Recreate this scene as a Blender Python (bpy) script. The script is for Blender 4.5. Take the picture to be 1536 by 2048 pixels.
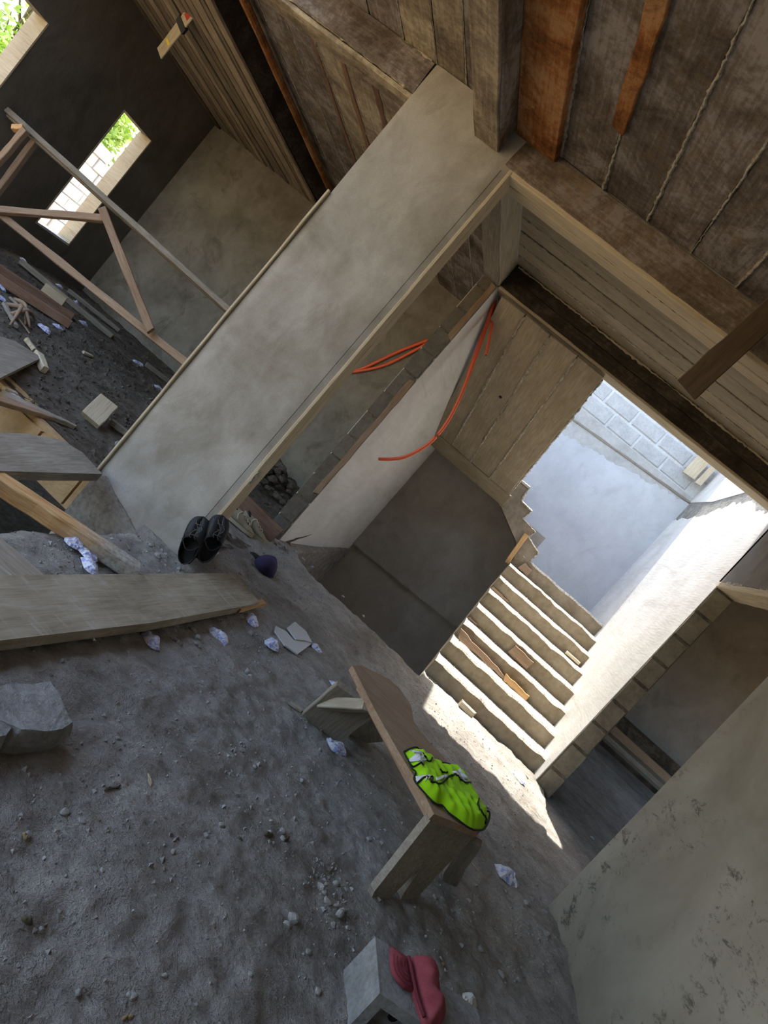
import bpy, bmesh, math, random
from mathutils import Vector, Matrix, noise
from mathutils.geometry import delaunay_2d_cdt

for o in list(bpy.data.objects):
    bpy.data.objects.remove(o)
scene = bpy.context.scene
COL = scene.collection

# ------------------------------------------------------------------ camera
ROLL, PITCH, YAW = math.radians(41.186), math.radians(-4.249), math.radians(-8.642)
FPX, CAMH = 1320.0, 1.2
def cam_axes():
    cy, sy, cp, sp = math.cos(YAW), math.sin(YAW), math.cos(PITCH), math.sin(PITCH)
    F = Vector((sy * cp, cy * cp, sp)); R = Vector((cy, -sy, 0)); U = R.cross(F)
    c, s = math.cos(ROLL), math.sin(ROLL)
    return R * c + U * s, U * c - R * s, F
CR, CU, CF = cam_axes()
cam = bpy.data.cameras.new('camera')
cam.sensor_fit = 'AUTO'; cam.sensor_width = 36.0; cam.lens = FPX / 2048 * 36.0
cam.clip_start = 0.05; cam.clip_end = 300
camo = bpy.data.objects.new('camera', cam); COL.objects.link(camo)
M = Matrix.Identity(4)
for i in range(3):
    M[i][0], M[i][1], M[i][2] = CR[i], CU[i], -CF[i]
M[2][3] = CAMH
camo.matrix_world = M
scene.camera = camo

# ------------------------------------------------------------------ light
SUN_EL = math.radians(72.0)
SUN_TRAVEL = Vector((0.35 * math.cos(SUN_EL), -0.937 * math.cos(SUN_EL), -math.sin(SUN_EL))).normalized()
world = bpy.data.worlds.new('sky'); scene.world = world; world.use_nodes = True
wn = world.node_tree.nodes; wl = world.node_tree.links
bg = wn['Background']
sky = wn.new('ShaderNodeTexSky'); sky.sky_type = 'NISHITA'; sky.sun_disc = False
sky.sun_elevation = SUN_EL; sky.sun_rotation = math.atan2(-SUN_TRAVEL.x, -SUN_TRAVEL.y)
sky.air_density = 1.2; sky.dust_density = 2.5; sky.ozone_density = 1.0; sky.altitude = 0
hsv = wn.new('ShaderNodeHueSaturation'); hsv.inputs['Saturation'].default_value = 0.9
wl.new(sky.outputs[0], hsv.inputs['Color']); wl.new(hsv.outputs[0], bg.inputs[0]); bg.inputs[1].default_value = 0.48
sun = bpy.data.lights.new('sun', 'SUN'); sun.energy = 9.0; sun.angle = math.radians(0.6); sun.color = (1.0, 0.95, 0.86)
suno = bpy.data.objects.new('sun', sun); COL.objects.link(suno)
suno.location = (-4, 12, 20)
suno.rotation_euler = SUN_TRAVEL.to_track_quat('-Z', 'Y').to_euler()
vs = scene.view_settings
vs.view_transform = 'Standard'; vs.look = 'None'; vs.gamma = 1.0; vs.use_curve_mapping = False
vs.exposure = 0.8

# ------------------------------------------------------------------ pixel helpers (photograph 1536 x 2048)
def ray(px, py):
    return CR * ((px - 768) / FPX) - CU * ((py - 1024) / FPX) + CF
def atz(px, py, z):
    d = ray(px, py); t = (z - CAMH) / d.z
    return Vector((d.x * t, d.y * t, z))
def aty(px, py, y):
    d = ray(px, py); t = y / d.y
    return Vector((d.x * t, y, CAMH + d.z * t))

# ------------------------------------------------------------------ object helpers
WORLD = {}
def tag(o, label=None, cat=None, group=None, kind=None):
    if label: o['label'] = label
    if cat: o['category'] = cat
    if group: o['group'] = group
    if kind: o['kind'] = kind
    return o
def place(o, W, parent=None):
    WORLD[o.name] = W
    if parent is not None:
        o.parent = parent
        o.matrix_parent_inverse = Matrix.Identity(4)
        o.matrix_basis = WORLD[parent.name].inverted() @ W
    else:
        o.matrix_basis = W
    return o
def mk(name, mesh, mat=None, W=None, parent=None):
    o = bpy.data.objects.new(name, mesh); COL.objects.link(o)
    if mat is not None and mesh is not None:
        if len(mesh.materials) == 0: mesh.materials.append(mat)
    return place(o, W or Matrix.Identity(4), parent)
def empty(name, loc, rz=0.0):
    o = bpy.data.objects.new(name, None); COL.objects.link(o)
    o.empty_display_size = 0.1
    return place(o, Matrix.Translation(Vector(loc)) @ Matrix.Rotation(rz, 4, 'Z'))
def mesh_of(name, verts, faces, smooth=False):
    m = bpy.data.meshes.new(name)
    m.from_pydata([tuple(v) for v in verts], [], faces); m.update()
    if smooth:
        m.polygons.foreach_set('use_smooth', [True] * len(m.polygons))
    return m
def frame(p0, p1, up=(0, 0, 1)):
    """world matrix: X along p0->p1, Z towards up, origin at p0"""
    p0 = Vector(p0); X = (Vector(p1) - p0).normalized(); up = Vector(up)
    Y = up.cross(X)
    if Y.length < 1e-4: Y = Vector((0, 1, 0)).cross(X)
    Y.normalize(); Z = X.cross(Y)
    W = Matrix.Identity(4)
    for i in range(3):
        W[i][0], W[i][1], W[i][2], W[i][3] = X[i], Y[i], Z[i], p0[i]
    return W
def rnd(a, b): return random.uniform(a, b)
def N(x, y=0.0, z=0.0): return noise.noise(Vector((x, y, z)))
def box_mesh(name, x0, x1, y0, y1, z0, z1):
    v = [(x0, y0, z0), (x1, y0, z0), (x1, y1, z0), (x0, y1, z0), (x0, y0, z1), (x1, y0, z1), (x1, y1, z1), (x0, y1, z1)]
    f = [(0, 3, 2, 1), (4, 5, 6, 7), (0, 1, 5, 4), (1, 2, 6, 5), (2, 3, 7, 6), (3, 0, 4, 7)]
    return mesh_of(name, v, f)
def boxes_mesh(name, L):
    V = []; Fc = []
    for (x0, x1, y0, y1, z0, z1) in L:
        b = len(V)
        V += [(x0, y0, z0), (x1, y0, z0), (x1, y1, z0), (x0, y1, z0), (x0, y0, z1), (x1, y0, z1), (x1, y1, z1), (x0, y1, z1)]
        Fc += [tuple(b + i for i in f) for f in [(0, 3, 2, 1), (4, 5, 6, 7), (0, 1, 5, 4), (1, 2, 6, 5), (2, 3, 7, 6), (3, 0, 4, 7)]]
    return mesh_of(name, V, Fc)
def board_mesh(L, w, t, n=6, jit=0.004, cham=0.004, taper=0.0, seed=0, bow=0.0):
    """plank along +X, width centred on Y, thickness below z=0..t, chamfered and slightly uneven"""
    rr = random.Random(seed); V = []; Fc = []
    for i in range(n + 1):
        s = i / n; x = s * L
        ww = w * (1 - taper * s) / 2
        a = -ww + rr.uniform(-jit, jit); b = ww + rr.uniform(-jit, jit)
        dz = bow * math.sin(math.pi * s)
        e0 = rr.uniform(-jit, jit) * 2 if i in (0, n) else 0
        c = cham
        for (y, z) in ((a + c, 0), (b - c, 0), (b, c), (b, t - c), (b - c, t), (a + c, t), (a, t - c), (a, c)):
            V.append((x + (e0 if y > 0 else -e0), y, z + dz))
    for i in range(n):
        for k in range(8):
            k2 = (k + 1) % 8
            Fc.append((i * 8 + k, i * 8 + k2, (i + 1) * 8 + k2, (i + 1) * 8 + k))
    Fc.append(tuple(range(7, -1, -1))); Fc.append(tuple(n * 8 + k for k in range(8)))
    return mesh_of('board', [(v[0], v[1], v[2]) for v in V], [tuple(reversed(f)) for f in Fc][:-2] + [tuple(range(8)), tuple(reversed([n * 8 + k for k in range(8)]))])
def fixn(m):
    bm = bmesh.new(); bm.from_mesh(m); bmesh.ops.recalc_face_normals(bm, faces=bm.faces); bm.to_mesh(m); bm.free(); return m
BS = [0]
def board(name, p0, p1, w, t, mat, parent=None, up=(0, 0, 1), n=6, jit=0.004, taper=0.0, cham=0.004, bow=0.0):
    BS[0] += 1
    L = (Vector(p1) - Vector(p0)).length
    return mk(name, fixn(board_mesh(L, w, t, n, jit, cham, taper, BS[0], bow)), mat, frame(p0, p1, up), parent)
def tube_mesh(pts, r, sides=8, smooth=True, rf=None):
    pts = [Vector(p) for p in pts]; V = []; Fc = []
    for i, p in enumerate(pts):
        d = (pts[min(i + 1, len(pts) - 1)] - pts[max(i - 1, 0)]).normalized()
        a = d.cross(Vector((0, 0, 1)))
        if a.length < 1e-3: a = d.cross(Vector((0, 1, 0)))
        a.normalize(); b = d.cross(a)
        rad = rf(i / max(1, len(pts) - 1)) if rf else r
        for k in range(sides):
            an = 2 * math.pi * k / sides
            V.append(p + (a * math.cos(an) + b * math.sin(an)) * rad)
    for i in range(len(pts) - 1):
        for k in range(sides):
            k2 = (k + 1) % sides
            Fc.append((i * sides + k, i * sides + k2, (i + 1) * sides + k2, (i + 1) * sides + k))
    Fc.append(tuple(range(sides - 1, -1, -1))); Fc.append(tuple((len(pts) - 1) * sides + k for k in range(sides)))
    return fixn(mesh_of('tube', V, Fc, smooth))
def spline(pts, n=8):
    P = [Vector(p) for p in pts]; out = []
    for i in range(len(P) - 1):
        p0, p1, p2, p3 = P[max(i - 1, 0)], P[i], P[i + 1], P[min(i + 2, len(P) - 1)]
        for k in range(n):
            t = k / n
            out.append(0.5 * ((2 * p1) + (p2 - p0) * t + (2 * p0 - 5 * p1 + 4 * p2 - p3) * t * t + (3 * p1 - p0 - 3 * p2 + p3) * t ** 3))
    out.append(P[-1]); return out
def prism_mesh(poly, h0, h1, axis='z'):
    """extrude a 2d polygon; axis z: (x,y); y: (x,z); x: (y,z)"""
    def P(p, h):
        return (p[0], p[1], h) if axis == 'z' else ((p[0], h, p[1]) if axis == 'y' else (h, p[0], p[1]))
    n = len(poly)
    V = [P(p, h0) for p in poly] + [P(p, h1) for p in poly]
    Fc = [tuple(range(n)), tuple(range(2 * n - 1, n - 1, -1))] + [(i, (i + 1) % n, n + (i + 1) % n, n + i) for i in range(n)]
    m = mesh_of('prism', V, Fc)
    bm = bmesh.new(); bm.from_mesh(m)
    bmesh.ops.triangulate(bm, faces=[f for f in bm.faces if len(f.verts) > 4])
    bmesh.ops.recalc_face_normals(bm, faces=bm.faces); bm.to_mesh(m); bm.free()
    return m
def inside(p, poly):
    c = False; n = len(poly)
    for i in range(n):
        a, b = poly[i], poly[(i + 1) % n]
        if (a[1] > p[1]) != (b[1] > p[1]) and p[0] < (b[0] - a[0]) * (p[1] - a[1]) / (b[1] - a[1]) + a[0]: c = not c
    return c
def edist(p, poly):
    best = 9; n = len(poly); px, py = p
    for i in range(n):
        ax, ay = poly[i]; bx, by = poly[(i + 1) % n]
        dx, dy = bx - ax, by - ay; l = dx * dx + dy * dy
        t = 0 if l == 0 else max(0, min(1, ((px - ax) * dx + (py - ay) * dy) / l))
        d = math.hypot(px - ax - t * dx, py - ay - t * dy)
        best = min(best, d)
    return best
def pillow_mesh(poly, step, top, bottom):
    """closed cloth-like solid over a 2d outline; top(x,y,edge distance) and bottom(x,y) give heights"""
    pts = [Vector((p[0], p[1])) for p in poly]; nb = len(pts)
    # densify the outline
    B = []
    for i in range(nb):
        a, b = pts[i], pts[(i + 1) % nb]; k = max(1, int((b - a).length / step))
        B += [a.lerp(b, j / k) for j in range(k)]
    xs = [p.x for p in B]; ys = [p.y for p in B]; I = []
    y = min(ys)
    row = 0
    while y < max(ys):
        x = min(xs) + (step / 2 if row % 2 else 0)
        while x < max(xs):
            if inside((x, y), B) and edist((x, y), B) > step * .45: I.append(Vector((x, y)))
            x += step
        y += step * .87; row += 1
    allp = B + I
    ov, oe, of, *_ = delaunay_2d_cdt(allp, [(i, (i + 1) % len(B)) for i in range(len(B))], [list(range(len(B)))], 1, 1e-5)
    V = []; n = len(ov); isb = []
    for p in ov:
        d = edist((p.x, p.y), B); isb.append(d < step * .2)
        V.append((p.x, p.y, top(p.x, p.y, d)))
    Fc = [tuple(f) for f in of]
    idx = {}
    for i, p in enumerate(ov):
        if isb[i]:
            V[i] = (p.x, p.y, bottom(p.x, p.y) + .002); idx[i] = i
        else:
            idx[i] = len(V); V.append((p.x, p.y, bottom(p.x, p.y)))
    Fc += [tuple(idx[i] for i in reversed(f)) for f in of]
    return fixn(mesh_of('cloth', V, Fc, True))
def rock_mesh(seed, sx, sy, sz, planes=14, sub=3, nz=0.03):
    rr = random.Random(seed); bm = bmesh.new()
    bmesh.ops.create_icosphere(bm, subdivisions=sub, radius=1)
    pl = []
    for _ in range(planes):
        n = Vector((rr.gauss(0, 1), rr.gauss(0, 1), rr.gauss(0, 1))).normalized(); pl.append((n, rr.uniform(.62, .95)))
    for v in bm.verts:
        d = v.co.normalized(); r = 1.15
        for n, k in pl:
            c = n.dot(d)
            if c > 1e-3: r = min(r, k / c)
        r += nz * noise.noise(d * 3.1 + Vector((seed, 0, 0))) + nz * .5 * noise.noise(d * 8 + Vector((0, seed, 0)))
        v.co = Vector((d.x * r * sx, d.y * r * sy, d.z * r * sz))
    m = bpy.data.meshes.new('rock'); bm.to_mesh(m); bm.free(); return m

# ------------------------------------------------------------------ materials
class NT:
    def __init__(s, name):
        s.m = bpy.data.materials.new(name); s.m.use_nodes = True
        s.t = s.m.node_tree; s.b = s.t.nodes['Principled BSDF']
    def n(s, typ, **k):
        nd = s.t.nodes.new(typ)
        for a, b in k.items(): setattr(nd, a, b)
        return nd
    def l(s, a, b): s.t.links.new(a, b)
    def coord(s, kind='Object', scale=(1, 1, 1)):
        if kind == 'World':
            o = s.n('ShaderNodeNewGeometry').outputs['Position']
        else:
            o = s.n('ShaderNodeTexCoord').outputs[kind]
        mp = s.n('ShaderNodeMapping'); mp.inputs['Scale'].default_value = scale
        s.l(o, mp.inputs['Vector']); return mp.outputs[0]
    def noise(s, vec, scale, detail=4, rough=.55, dist=0.0):
        nd = s.n('ShaderNodeTexNoise'); nd.inputs['Scale'].default_value = scale
        nd.inputs['Detail'].default_value = detail; nd.inputs['Roughness'].default_value = rough
        nd.inputs['Distortion'].default_value = dist
        s.l(vec, nd.inputs['Vector']); return nd.outputs['Fac']
    def ramp(s, fac, stops):
        nd = s.n('ShaderNodeValToRGB'); e = nd.color_ramp.elements
        while len(e) < len(stops): e.new(0.5)
        for k, (p, c) in enumerate(stops):
            e[k].position = p; e[k].color = (c[0], c[1], c[2], 1) if len(c) == 3 else c
        s.l(fac, nd.inputs[0]); return nd.outputs[0]
    def mix(s, fac, a, b, mode='MIX'):
        nd = s.n('ShaderNodeMix', data_type='RGBA', blend_type=mode)
        for sock, v in ((nd.inputs[0], fac), (nd.inputs[6], a), (nd.inputs[7], b)):
            if isinstance(v, (int, float)): sock.default_value = v
            elif isinstance(v, tuple): sock.default_value = (v[0], v[1], v[2], 1)
            else: s.l(v, sock)
        return nd.outputs[2]
    def math(s, op, a, b=0.0):
        nd = s.n('ShaderNodeMath', operation=op)
        for sock, v in ((nd.inputs[0], a), (nd.inputs[1], b)):
            if isinstance(v, (int, float)): sock.default_value = v
            else: s.l(v, sock)
        return nd.outputs[0]
    def bump(s, h, strength=.5, dist=.01, prev=None):
        nd = s.n('ShaderNodeBump'); nd.inputs['Strength'].default_value = strength; nd.inputs['Distance'].default_value = dist
        s.l(h, nd.inputs['Height'])
        if prev is not None: s.l(prev, nd.inputs['Normal'])
        return nd.outputs[0]
    def done(s, col, rough=.9, nrm=None, spec=.2):
        if isinstance(col, tuple): s.b.inputs['Base Color'].default_value = (col[0], col[1], col[2], 1)
        else: s.l(col, s.b.inputs['Base Color'])
        s.b.inputs['Roughness'].default_value = rough
        s.b.inputs['Specular IOR Level'].default_value = spec
        if nrm is not None: s.l(nrm, s.b.inputs['Normal'])
        return s.m
def m_plain(name, c, rough=.7, spec=.3):
    return NT(name).done(c, rough, None, spec)
def m_plaster(name, lo, hi, stain=None, streak=(1, 1, 1), stain_amt=.5, bump=.25, scale=1.6):
    t = NT(name); v = t.coord('World'); vs_ = t.coord('World', streak)
    a = t.noise(v, scale, 6, .6, .6); b = t.noise(vs_, 9, 6, .6, .3)
    f = t.math('ADD', t.math('MULTIPLY', a, .65), t.math('MULTIPLY', b, .35))
    c = t.ramp(f, [(.34, lo), (.62, hi)])
    if stain:
        s1 = t.noise(vs_, 2.3, 7, .7, 1.2)
        k = t.ramp(s1, [(.56, (0, 0, 0)), (.68, (1, 1, 1))])
        c = t.mix(t.math('MULTIPLY', k, stain_amt), c, stain)
    fine = t.noise(v, 160, 3, .6)
    c = t.mix(.10, c, t.ramp(fine, [(.3, (.05, .05, .05)), (.7, (.9, .9, .9))]), 'OVERLAY')
    h = t.noise(vs_, 26, 5, .6)
    n = t.bump(h, bump, .012); n = t.bump(fine, bump * .5, .003, n)
    return t.done(c, .92, n, .15)
def m_rough(name, lo, hi, scale=14, bump=.8, dist=.02):
    t = NT(name); v = t.coord('World')
    a = t.noise(v, scale * .22, 5, .6); b = t.noise(v, scale, 6, .65)
    f = t.math('ADD', t.math('MULTIPLY', a, .5), t.math('MULTIPLY', b, .5))
    c = t.ramp(f, [(.36, lo), (.62, hi)])
    g = t.noise(v, scale * 6, 4, .6)
    n = t.bump(b, bump, dist); n = t.bump(g, bump * .7, dist * .3, n)
    return t.done(c, .95, n, .1)
def m_wood(name, dark, mid, light, var=.25, grain=34, blot=None, blot_amt=.6, bump=.35, rough=.85):
    t = NT(name); v = t.coord('Object', (1.0, 11, 11)); v2 = t.coord('Object', (1, 2.2, 2.2))
    inf = t.n('ShaderNodeObjectInfo')
    off = t.n('ShaderNodeVectorMath', operation='ADD'); cmb = t.n('ShaderNodeCombineXYZ')
    t.l(t.math('MULTIPLY', inf.outputs['Random'], 37.0), cmb.inputs[0]); t.l(t.math('MULTIPLY', inf.outputs['Random'], 11.0), cmb.inputs[1])
    t.l(v, off.inputs[0]); t.l(cmb.outputs[0], off.inputs[1]); v = off.outputs[0]
    off2 = t.n('ShaderNodeVectorMath', operation='ADD'); t.l(v2, off2.inputs[0]); t.l(cmb.outputs[0], off2.inputs[1]); v2 = off2.outputs[0]
    g = t.noise(v, grain * .16, 7, .65, .8); w = t.noise(v2, 2.4, 5, .6)
    f = t.math('ADD', t.math('MULTIPLY', g, .62), t.math('MULTIPLY', w, .38))
    c = t.ramp(f, [(.32, dark), (.5, mid), (.68, light)])
    if blot:
        k = t.ramp(t.noise(v2, 4.5, 6, .7, .5), [(.5, (0, 0, 0)), (.64, (1, 1, 1))])
        c = t.mix(t.math('MULTIPLY', k, blot_amt), c, blot)
    br = t.math('ADD', t.math('MULTIPLY', inf.outputs['Random'], var * 2), 1 - var)
    cc = t.n('ShaderNodeCombineColor')
    for i in range(3): t.l(br, cc.inputs[i])
    c = t.mix(1.0, c, cc.outputs[0], 'MULTIPLY')
    fn = t.noise(v, grain, 4, .7)
    n = t.bump(g, bump, .008); n = t.bump(fn, bump, .003, n)
    return t.done(c, rough, n, .15)

def m_mottled(name, lo, mid, hi, ochre, ochre_amt=.6, var=.12, bump=.35):
    t = NT(name); v = t.coord('World', (1, 1, 1)); vg = t.coord('Object', (.8, 9, 9)); inf = t.n('ShaderNodeObjectInfo')
    cmb = t.n('ShaderNodeCombineXYZ'); t.l(t.math('MULTIPLY', inf.outputs['Random'], 31.0), cmb.inputs[2])
    off = t.n('ShaderNodeVectorMath', operation='ADD'); t.l(v, off.inputs[0]); t.l(cmb.outputs[0], off.inputs[1]); v = off.outputs[0]
    a = t.noise(v, 3.0, 7, .72, .6); b = t.noise(v, 38, 6, .75); g = t.noise(vg, 6, 5, .6, .4)
    f = t.math('ADD', t.math('MULTIPLY', a, .58), t.math('ADD', t.math('MULTIPLY', b, .22), t.math('MULTIPLY', g, .20)))
    c = t.ramp(f, [(.41, lo), (.5, mid), (.575, hi)])
    k = t.ramp(t.noise(v, 4.2, 7, .78, 1.0), [(.54, (0, 0, 0)), (.66, (1, 1, 1))])
    c = t.mix(t.math('MULTIPLY', k, ochre_amt), c, ochre)
    br = t.math('ADD', t.math('MULTIPLY', inf.outputs['Random'], var * 2), 1 - var)
    cc = t.n('ShaderNodeCombineColor')
    for i in range(3): t.l(br, cc.inputs[i])
    c = t.mix(1.0, c, cc.outputs[0], 'MULTIPLY')
    n = t.bump(g, bump, .006); n = t.bump(b, bump, .004, n)
    return t.done(c, .9, n, .15)

MAT = {}
# dusty ground: trodden cement dust and sandy soil
t = NT('trodden_dust'); v = t.coord('World')
a = t.noise(v, 1.1, 6, .62, .4); b = t.noise(v, 7, 7, .65, .8); g = t.noise(v, 55, 5, .7); gg = t.noise(v, 190, 3, .6)
f = t.math('ADD', t.math('MULTIPLY', a, .5), t.math('ADD', t.math('MULTIPLY', b, .32), t.math('MULTIPLY', g, .18)))
c = t.ramp(f, [(.38, (.20, .178, .15)), (.5, (.35, .326, .295)), (.61, (.50, .473, .435))])
spk = t.ramp(t.noise(v, 26, 5, .75), [(.60, (0, 0, 0)), (.67, (1, 1, 1))])
c = t.mix(t.math('MULTIPLY', spk, .5), c, (.17, .14, .10))
wh = t.ramp(gg, [(.66, (0, 0, 0)), (.72, (1, 1, 1))])
c = t.mix(t.math('MULTIPLY', wh, .5), c, (.6, .58, .55))
vo = t.n('ShaderNodeTexVoronoi'); vo.inputs['Scale'].default_value = 34; t.l(v, vo.inputs['Vector'])
n = t.bump(b, .8, .06); n = t.bump(g, 1.0, .022, n); n = t.bump(vo.outputs['Distance'], .25, .01, n); n = t.bump(gg, .6, .004, n)
MAT['dirt'] = t.done(c, .97, n, .1)
# loose dark dirt with chips (back room)
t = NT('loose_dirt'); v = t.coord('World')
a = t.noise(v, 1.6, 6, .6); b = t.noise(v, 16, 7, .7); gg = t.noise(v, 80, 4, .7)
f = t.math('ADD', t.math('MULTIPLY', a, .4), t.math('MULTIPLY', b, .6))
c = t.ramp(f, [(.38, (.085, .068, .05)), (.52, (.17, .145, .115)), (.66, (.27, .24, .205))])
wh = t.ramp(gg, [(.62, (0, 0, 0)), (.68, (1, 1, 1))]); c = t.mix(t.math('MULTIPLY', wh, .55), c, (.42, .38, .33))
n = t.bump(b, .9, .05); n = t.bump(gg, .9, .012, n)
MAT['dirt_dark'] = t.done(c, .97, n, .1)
MAT['earth'] = m_rough('dry_earth', (.20, .145, .08), (.36, .27, .155), 6, .6, .03)
MAT['foundation'] = m_rough('warm_lit_render', (.30, .20, .10), (.50, .35, .19), 10, .7, .02)  # amber tone carries the warm light falling on the foundation face
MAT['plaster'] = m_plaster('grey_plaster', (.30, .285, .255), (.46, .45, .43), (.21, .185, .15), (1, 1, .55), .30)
MAT['plaster_pier'] = m_plaster('pier_plaster', (.235, .212, .17), (.43, .412, .375), (.18, .155, .115), (1, 1, .6), .42, .10, 1.7)
MAT['plaster_far'] = m_plaster('patchy_plaster', (.165, .146, .112), (.32, .292, .238), (.105, .088, .062), (1, 1, .8), .6, .2, 1.3)
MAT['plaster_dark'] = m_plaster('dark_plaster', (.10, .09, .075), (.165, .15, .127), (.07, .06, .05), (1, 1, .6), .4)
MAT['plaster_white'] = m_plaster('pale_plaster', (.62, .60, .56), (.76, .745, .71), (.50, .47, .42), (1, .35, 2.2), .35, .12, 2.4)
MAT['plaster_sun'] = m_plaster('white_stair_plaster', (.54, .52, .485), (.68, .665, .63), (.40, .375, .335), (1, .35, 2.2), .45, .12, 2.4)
MAT['plaster_blue'] = m_plaster('smooth_grey_plaster', (.44, .445, .45), (.55, .555, .56), (.36, .36, .355), (1, 1, .7), .35, .08)
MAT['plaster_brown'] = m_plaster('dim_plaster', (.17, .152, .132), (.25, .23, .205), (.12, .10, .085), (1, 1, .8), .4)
# right wall plaster with dark rubbed marks
t = NT('marked_plaster'); v = t.coord('World'); vr = t.coord('World', (1, 1.0, 2.6))
a = t.noise(v, 1.4, 6, .6, .5); c = t.ramp(a, [(.34, (.205, .182, .140)), (.64, (.315, .288, .235))])
k = t.ramp(t.noise(v, 1.5, 3, .5, .8), [(.47, (0, 0, 0)), (.56, (1, 1, 1))])
k2 = t.ramp(t.noise(vr, 7, 8, .85, .35), [(.535, (0, 0, 0)), (.60, (1, 1, 1))])
c = t.mix(t.math('MULTIPLY', t.math('MULTIPLY', k, k2), .85), c, (.075, .065, .052))
k3 = t.ramp(t.noise(vr, 34, 4, .7, .4), [(.70, (0, 0, 0)), (.73, (1, 1, 1))])
c = t.mix(t.math('MULTIPLY', k3, .6), c, (.10, .09, .08))
fine = t.noise(v, 170, 3, .6); n = t.bump(t.noise(v, 24, 5, .6), .2, .012); n = t.bump(fine, .15, .003, n)
MAT['plaster_right'] = t.done(c, .93, n, .15)
MAT['block'] = m_rough('concrete_block', (.34, .34, .335), (.47, .47, .46), 40, .5, .006)
MAT['block_sun_tone'] = m_rough('sun_toned_block', (.55, .52, .47), (.70, .67, .61), 30, .4, .006)  # warm pale tone stands in for sunlight this wall does not get
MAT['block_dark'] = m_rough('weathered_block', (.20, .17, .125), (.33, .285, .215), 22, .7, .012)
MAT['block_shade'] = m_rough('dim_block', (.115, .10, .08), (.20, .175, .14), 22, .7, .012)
MAT['mortar'] = m_rough('mortar', (.46, .46, .45), (.60, .60, .59), 40, .5, .006)
MAT['mortar_brown'] = m_rough('old_mortar', (.15, .125, .09), (.32, .28, .21), 40, 1.0, .03)
MAT['scratch_coat'] = m_rough('scratch_coat', (.26, .235, .20), (.60, .57, .52), 40, 1.0, .05)
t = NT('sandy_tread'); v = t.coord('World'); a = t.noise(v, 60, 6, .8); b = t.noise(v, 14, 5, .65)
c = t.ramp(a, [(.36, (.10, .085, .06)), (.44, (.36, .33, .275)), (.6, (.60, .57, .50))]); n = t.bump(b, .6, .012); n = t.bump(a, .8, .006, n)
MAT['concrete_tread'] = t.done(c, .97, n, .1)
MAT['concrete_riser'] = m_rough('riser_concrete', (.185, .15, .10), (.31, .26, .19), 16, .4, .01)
MAT['concrete_band'] = m_rough('band_concrete', (.33, .32, .295), (.46, .445, .42), 18, .5, .01)
MAT['seam'] = m_rough('seam_mortar', (.20, .175, .13), (.68, .62, .52), 90, .9, .01)
MAT['soffit_wood'] = m_wood('soffit_formwork', (.225, .185, .125), (.325, .272, .195), (.43, .37, .285), .10, 40, (.23, .19, .14), .45)
MAT['plank_grey'] = m_wood('weathered_plank', (.17, .145, .11), (.28, .245, .195), (.40, .36, .295), .18, 40)
MAT['plank_tan'] = m_wood('dusty_tan_plank', (.27, .23, .165), (.385, .34, .26), (.47, .43, .345), .12, 30)
MAT['plank_orange'] = m_wood('fresh_orange_timber', (.36, .19, .075), (.53, .315, .14), (.64, .43, .23), .12, 30)
MAT['plank_pale'] = m_wood('pale_timber', (.36, .295, .195), (.50, .42, .295), (.60, .53, .40), .10, 40)
MAT['plank_red'] = m_wood('red_brown_plank', (.115, .06, .038), (.20, .115, .075), (.28, .185, .13), .2, 34)
MAT['plank_dim'] = m_wood('dim_brown_plank', (.075, .053, .034), (.105, .076, .05), (.135, .10, .068), .05, 30)
MAT['plank_brown'] = m_wood('brown_plank', (.20, .13, .08), (.30, .205, .135), (.38, .28, .20), .12, 36)
MAT['board_dark'] = m_mottled('dark_shaded_form_board', (.030, .024, .017), (.058, .046, .034), (.105, .086, .064), (.05, .035, .02), .5)
MAT['ceil'] = m_mottled('ceiling_form_board', (.088, .067, .050), (.170, .142, .122), (.30, .272, .257), (.195, .135, .062), .55)
MAT['ceil_cream'] = m_mottled('cream_form_board', (.13, .105, .078), (.26, .215, .155), (.42, .36, .26), (.19, .15, .12), .55)
MAT['ceil_strip'] = m_wood('strip_form_board', (.11, .082, .053), (.235, .185, .128), (.39, .325, .235), .42, 44)
MAT['rust'] = m_mottled('rust_board', (.13, .05, .018), (.31, .125, .04), (.44, .24, .11), (.075, .042, .024), .6, .05)
MAT['beam_face'] = m_mottled('mottled_beam_board', (.105, .078, .052), (.180, .143, .110), (.30, .265, .238), (.235, .16, .068), .6)
t = NT('warm_lit_splashed_timber'); v = t.coord('Object'); sx_ = t.n('ShaderNodeSeparateXYZ'); t.l(v, sx_.inputs[0])
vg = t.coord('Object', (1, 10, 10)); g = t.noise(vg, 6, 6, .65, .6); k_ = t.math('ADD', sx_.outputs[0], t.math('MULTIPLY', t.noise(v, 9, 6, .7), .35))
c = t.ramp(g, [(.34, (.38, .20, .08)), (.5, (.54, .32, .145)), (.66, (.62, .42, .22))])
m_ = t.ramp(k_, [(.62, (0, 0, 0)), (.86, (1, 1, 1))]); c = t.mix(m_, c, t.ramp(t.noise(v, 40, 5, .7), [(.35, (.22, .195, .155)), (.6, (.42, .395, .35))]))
MAT['timber_lit_splash'] = t.done(c, .9, t.bump(g, .3, .006), .1)  # orange end has warm light painted in, grey end is cement splash
t = NT('scraped_plank'); v = t.coord('Object', (1, 11, 11)); vx = t.coord('Object', (9, 1.3, 1)); v2 = t.coord('Object', (1, 1.6, 1))
g = t.noise(v, 5, 7, .65, .8); w_ = t.noise(v2, 2.2, 6, .65)
c = t.ramp(t.math('ADD', t.math('MULTIPLY', g, .5), t.math('MULTIPLY', w_, .5)), [(.36, (.19, .155, .105)), (.5, (.29, .245, .175)), (.62, (.37, .325, .25))])
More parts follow.
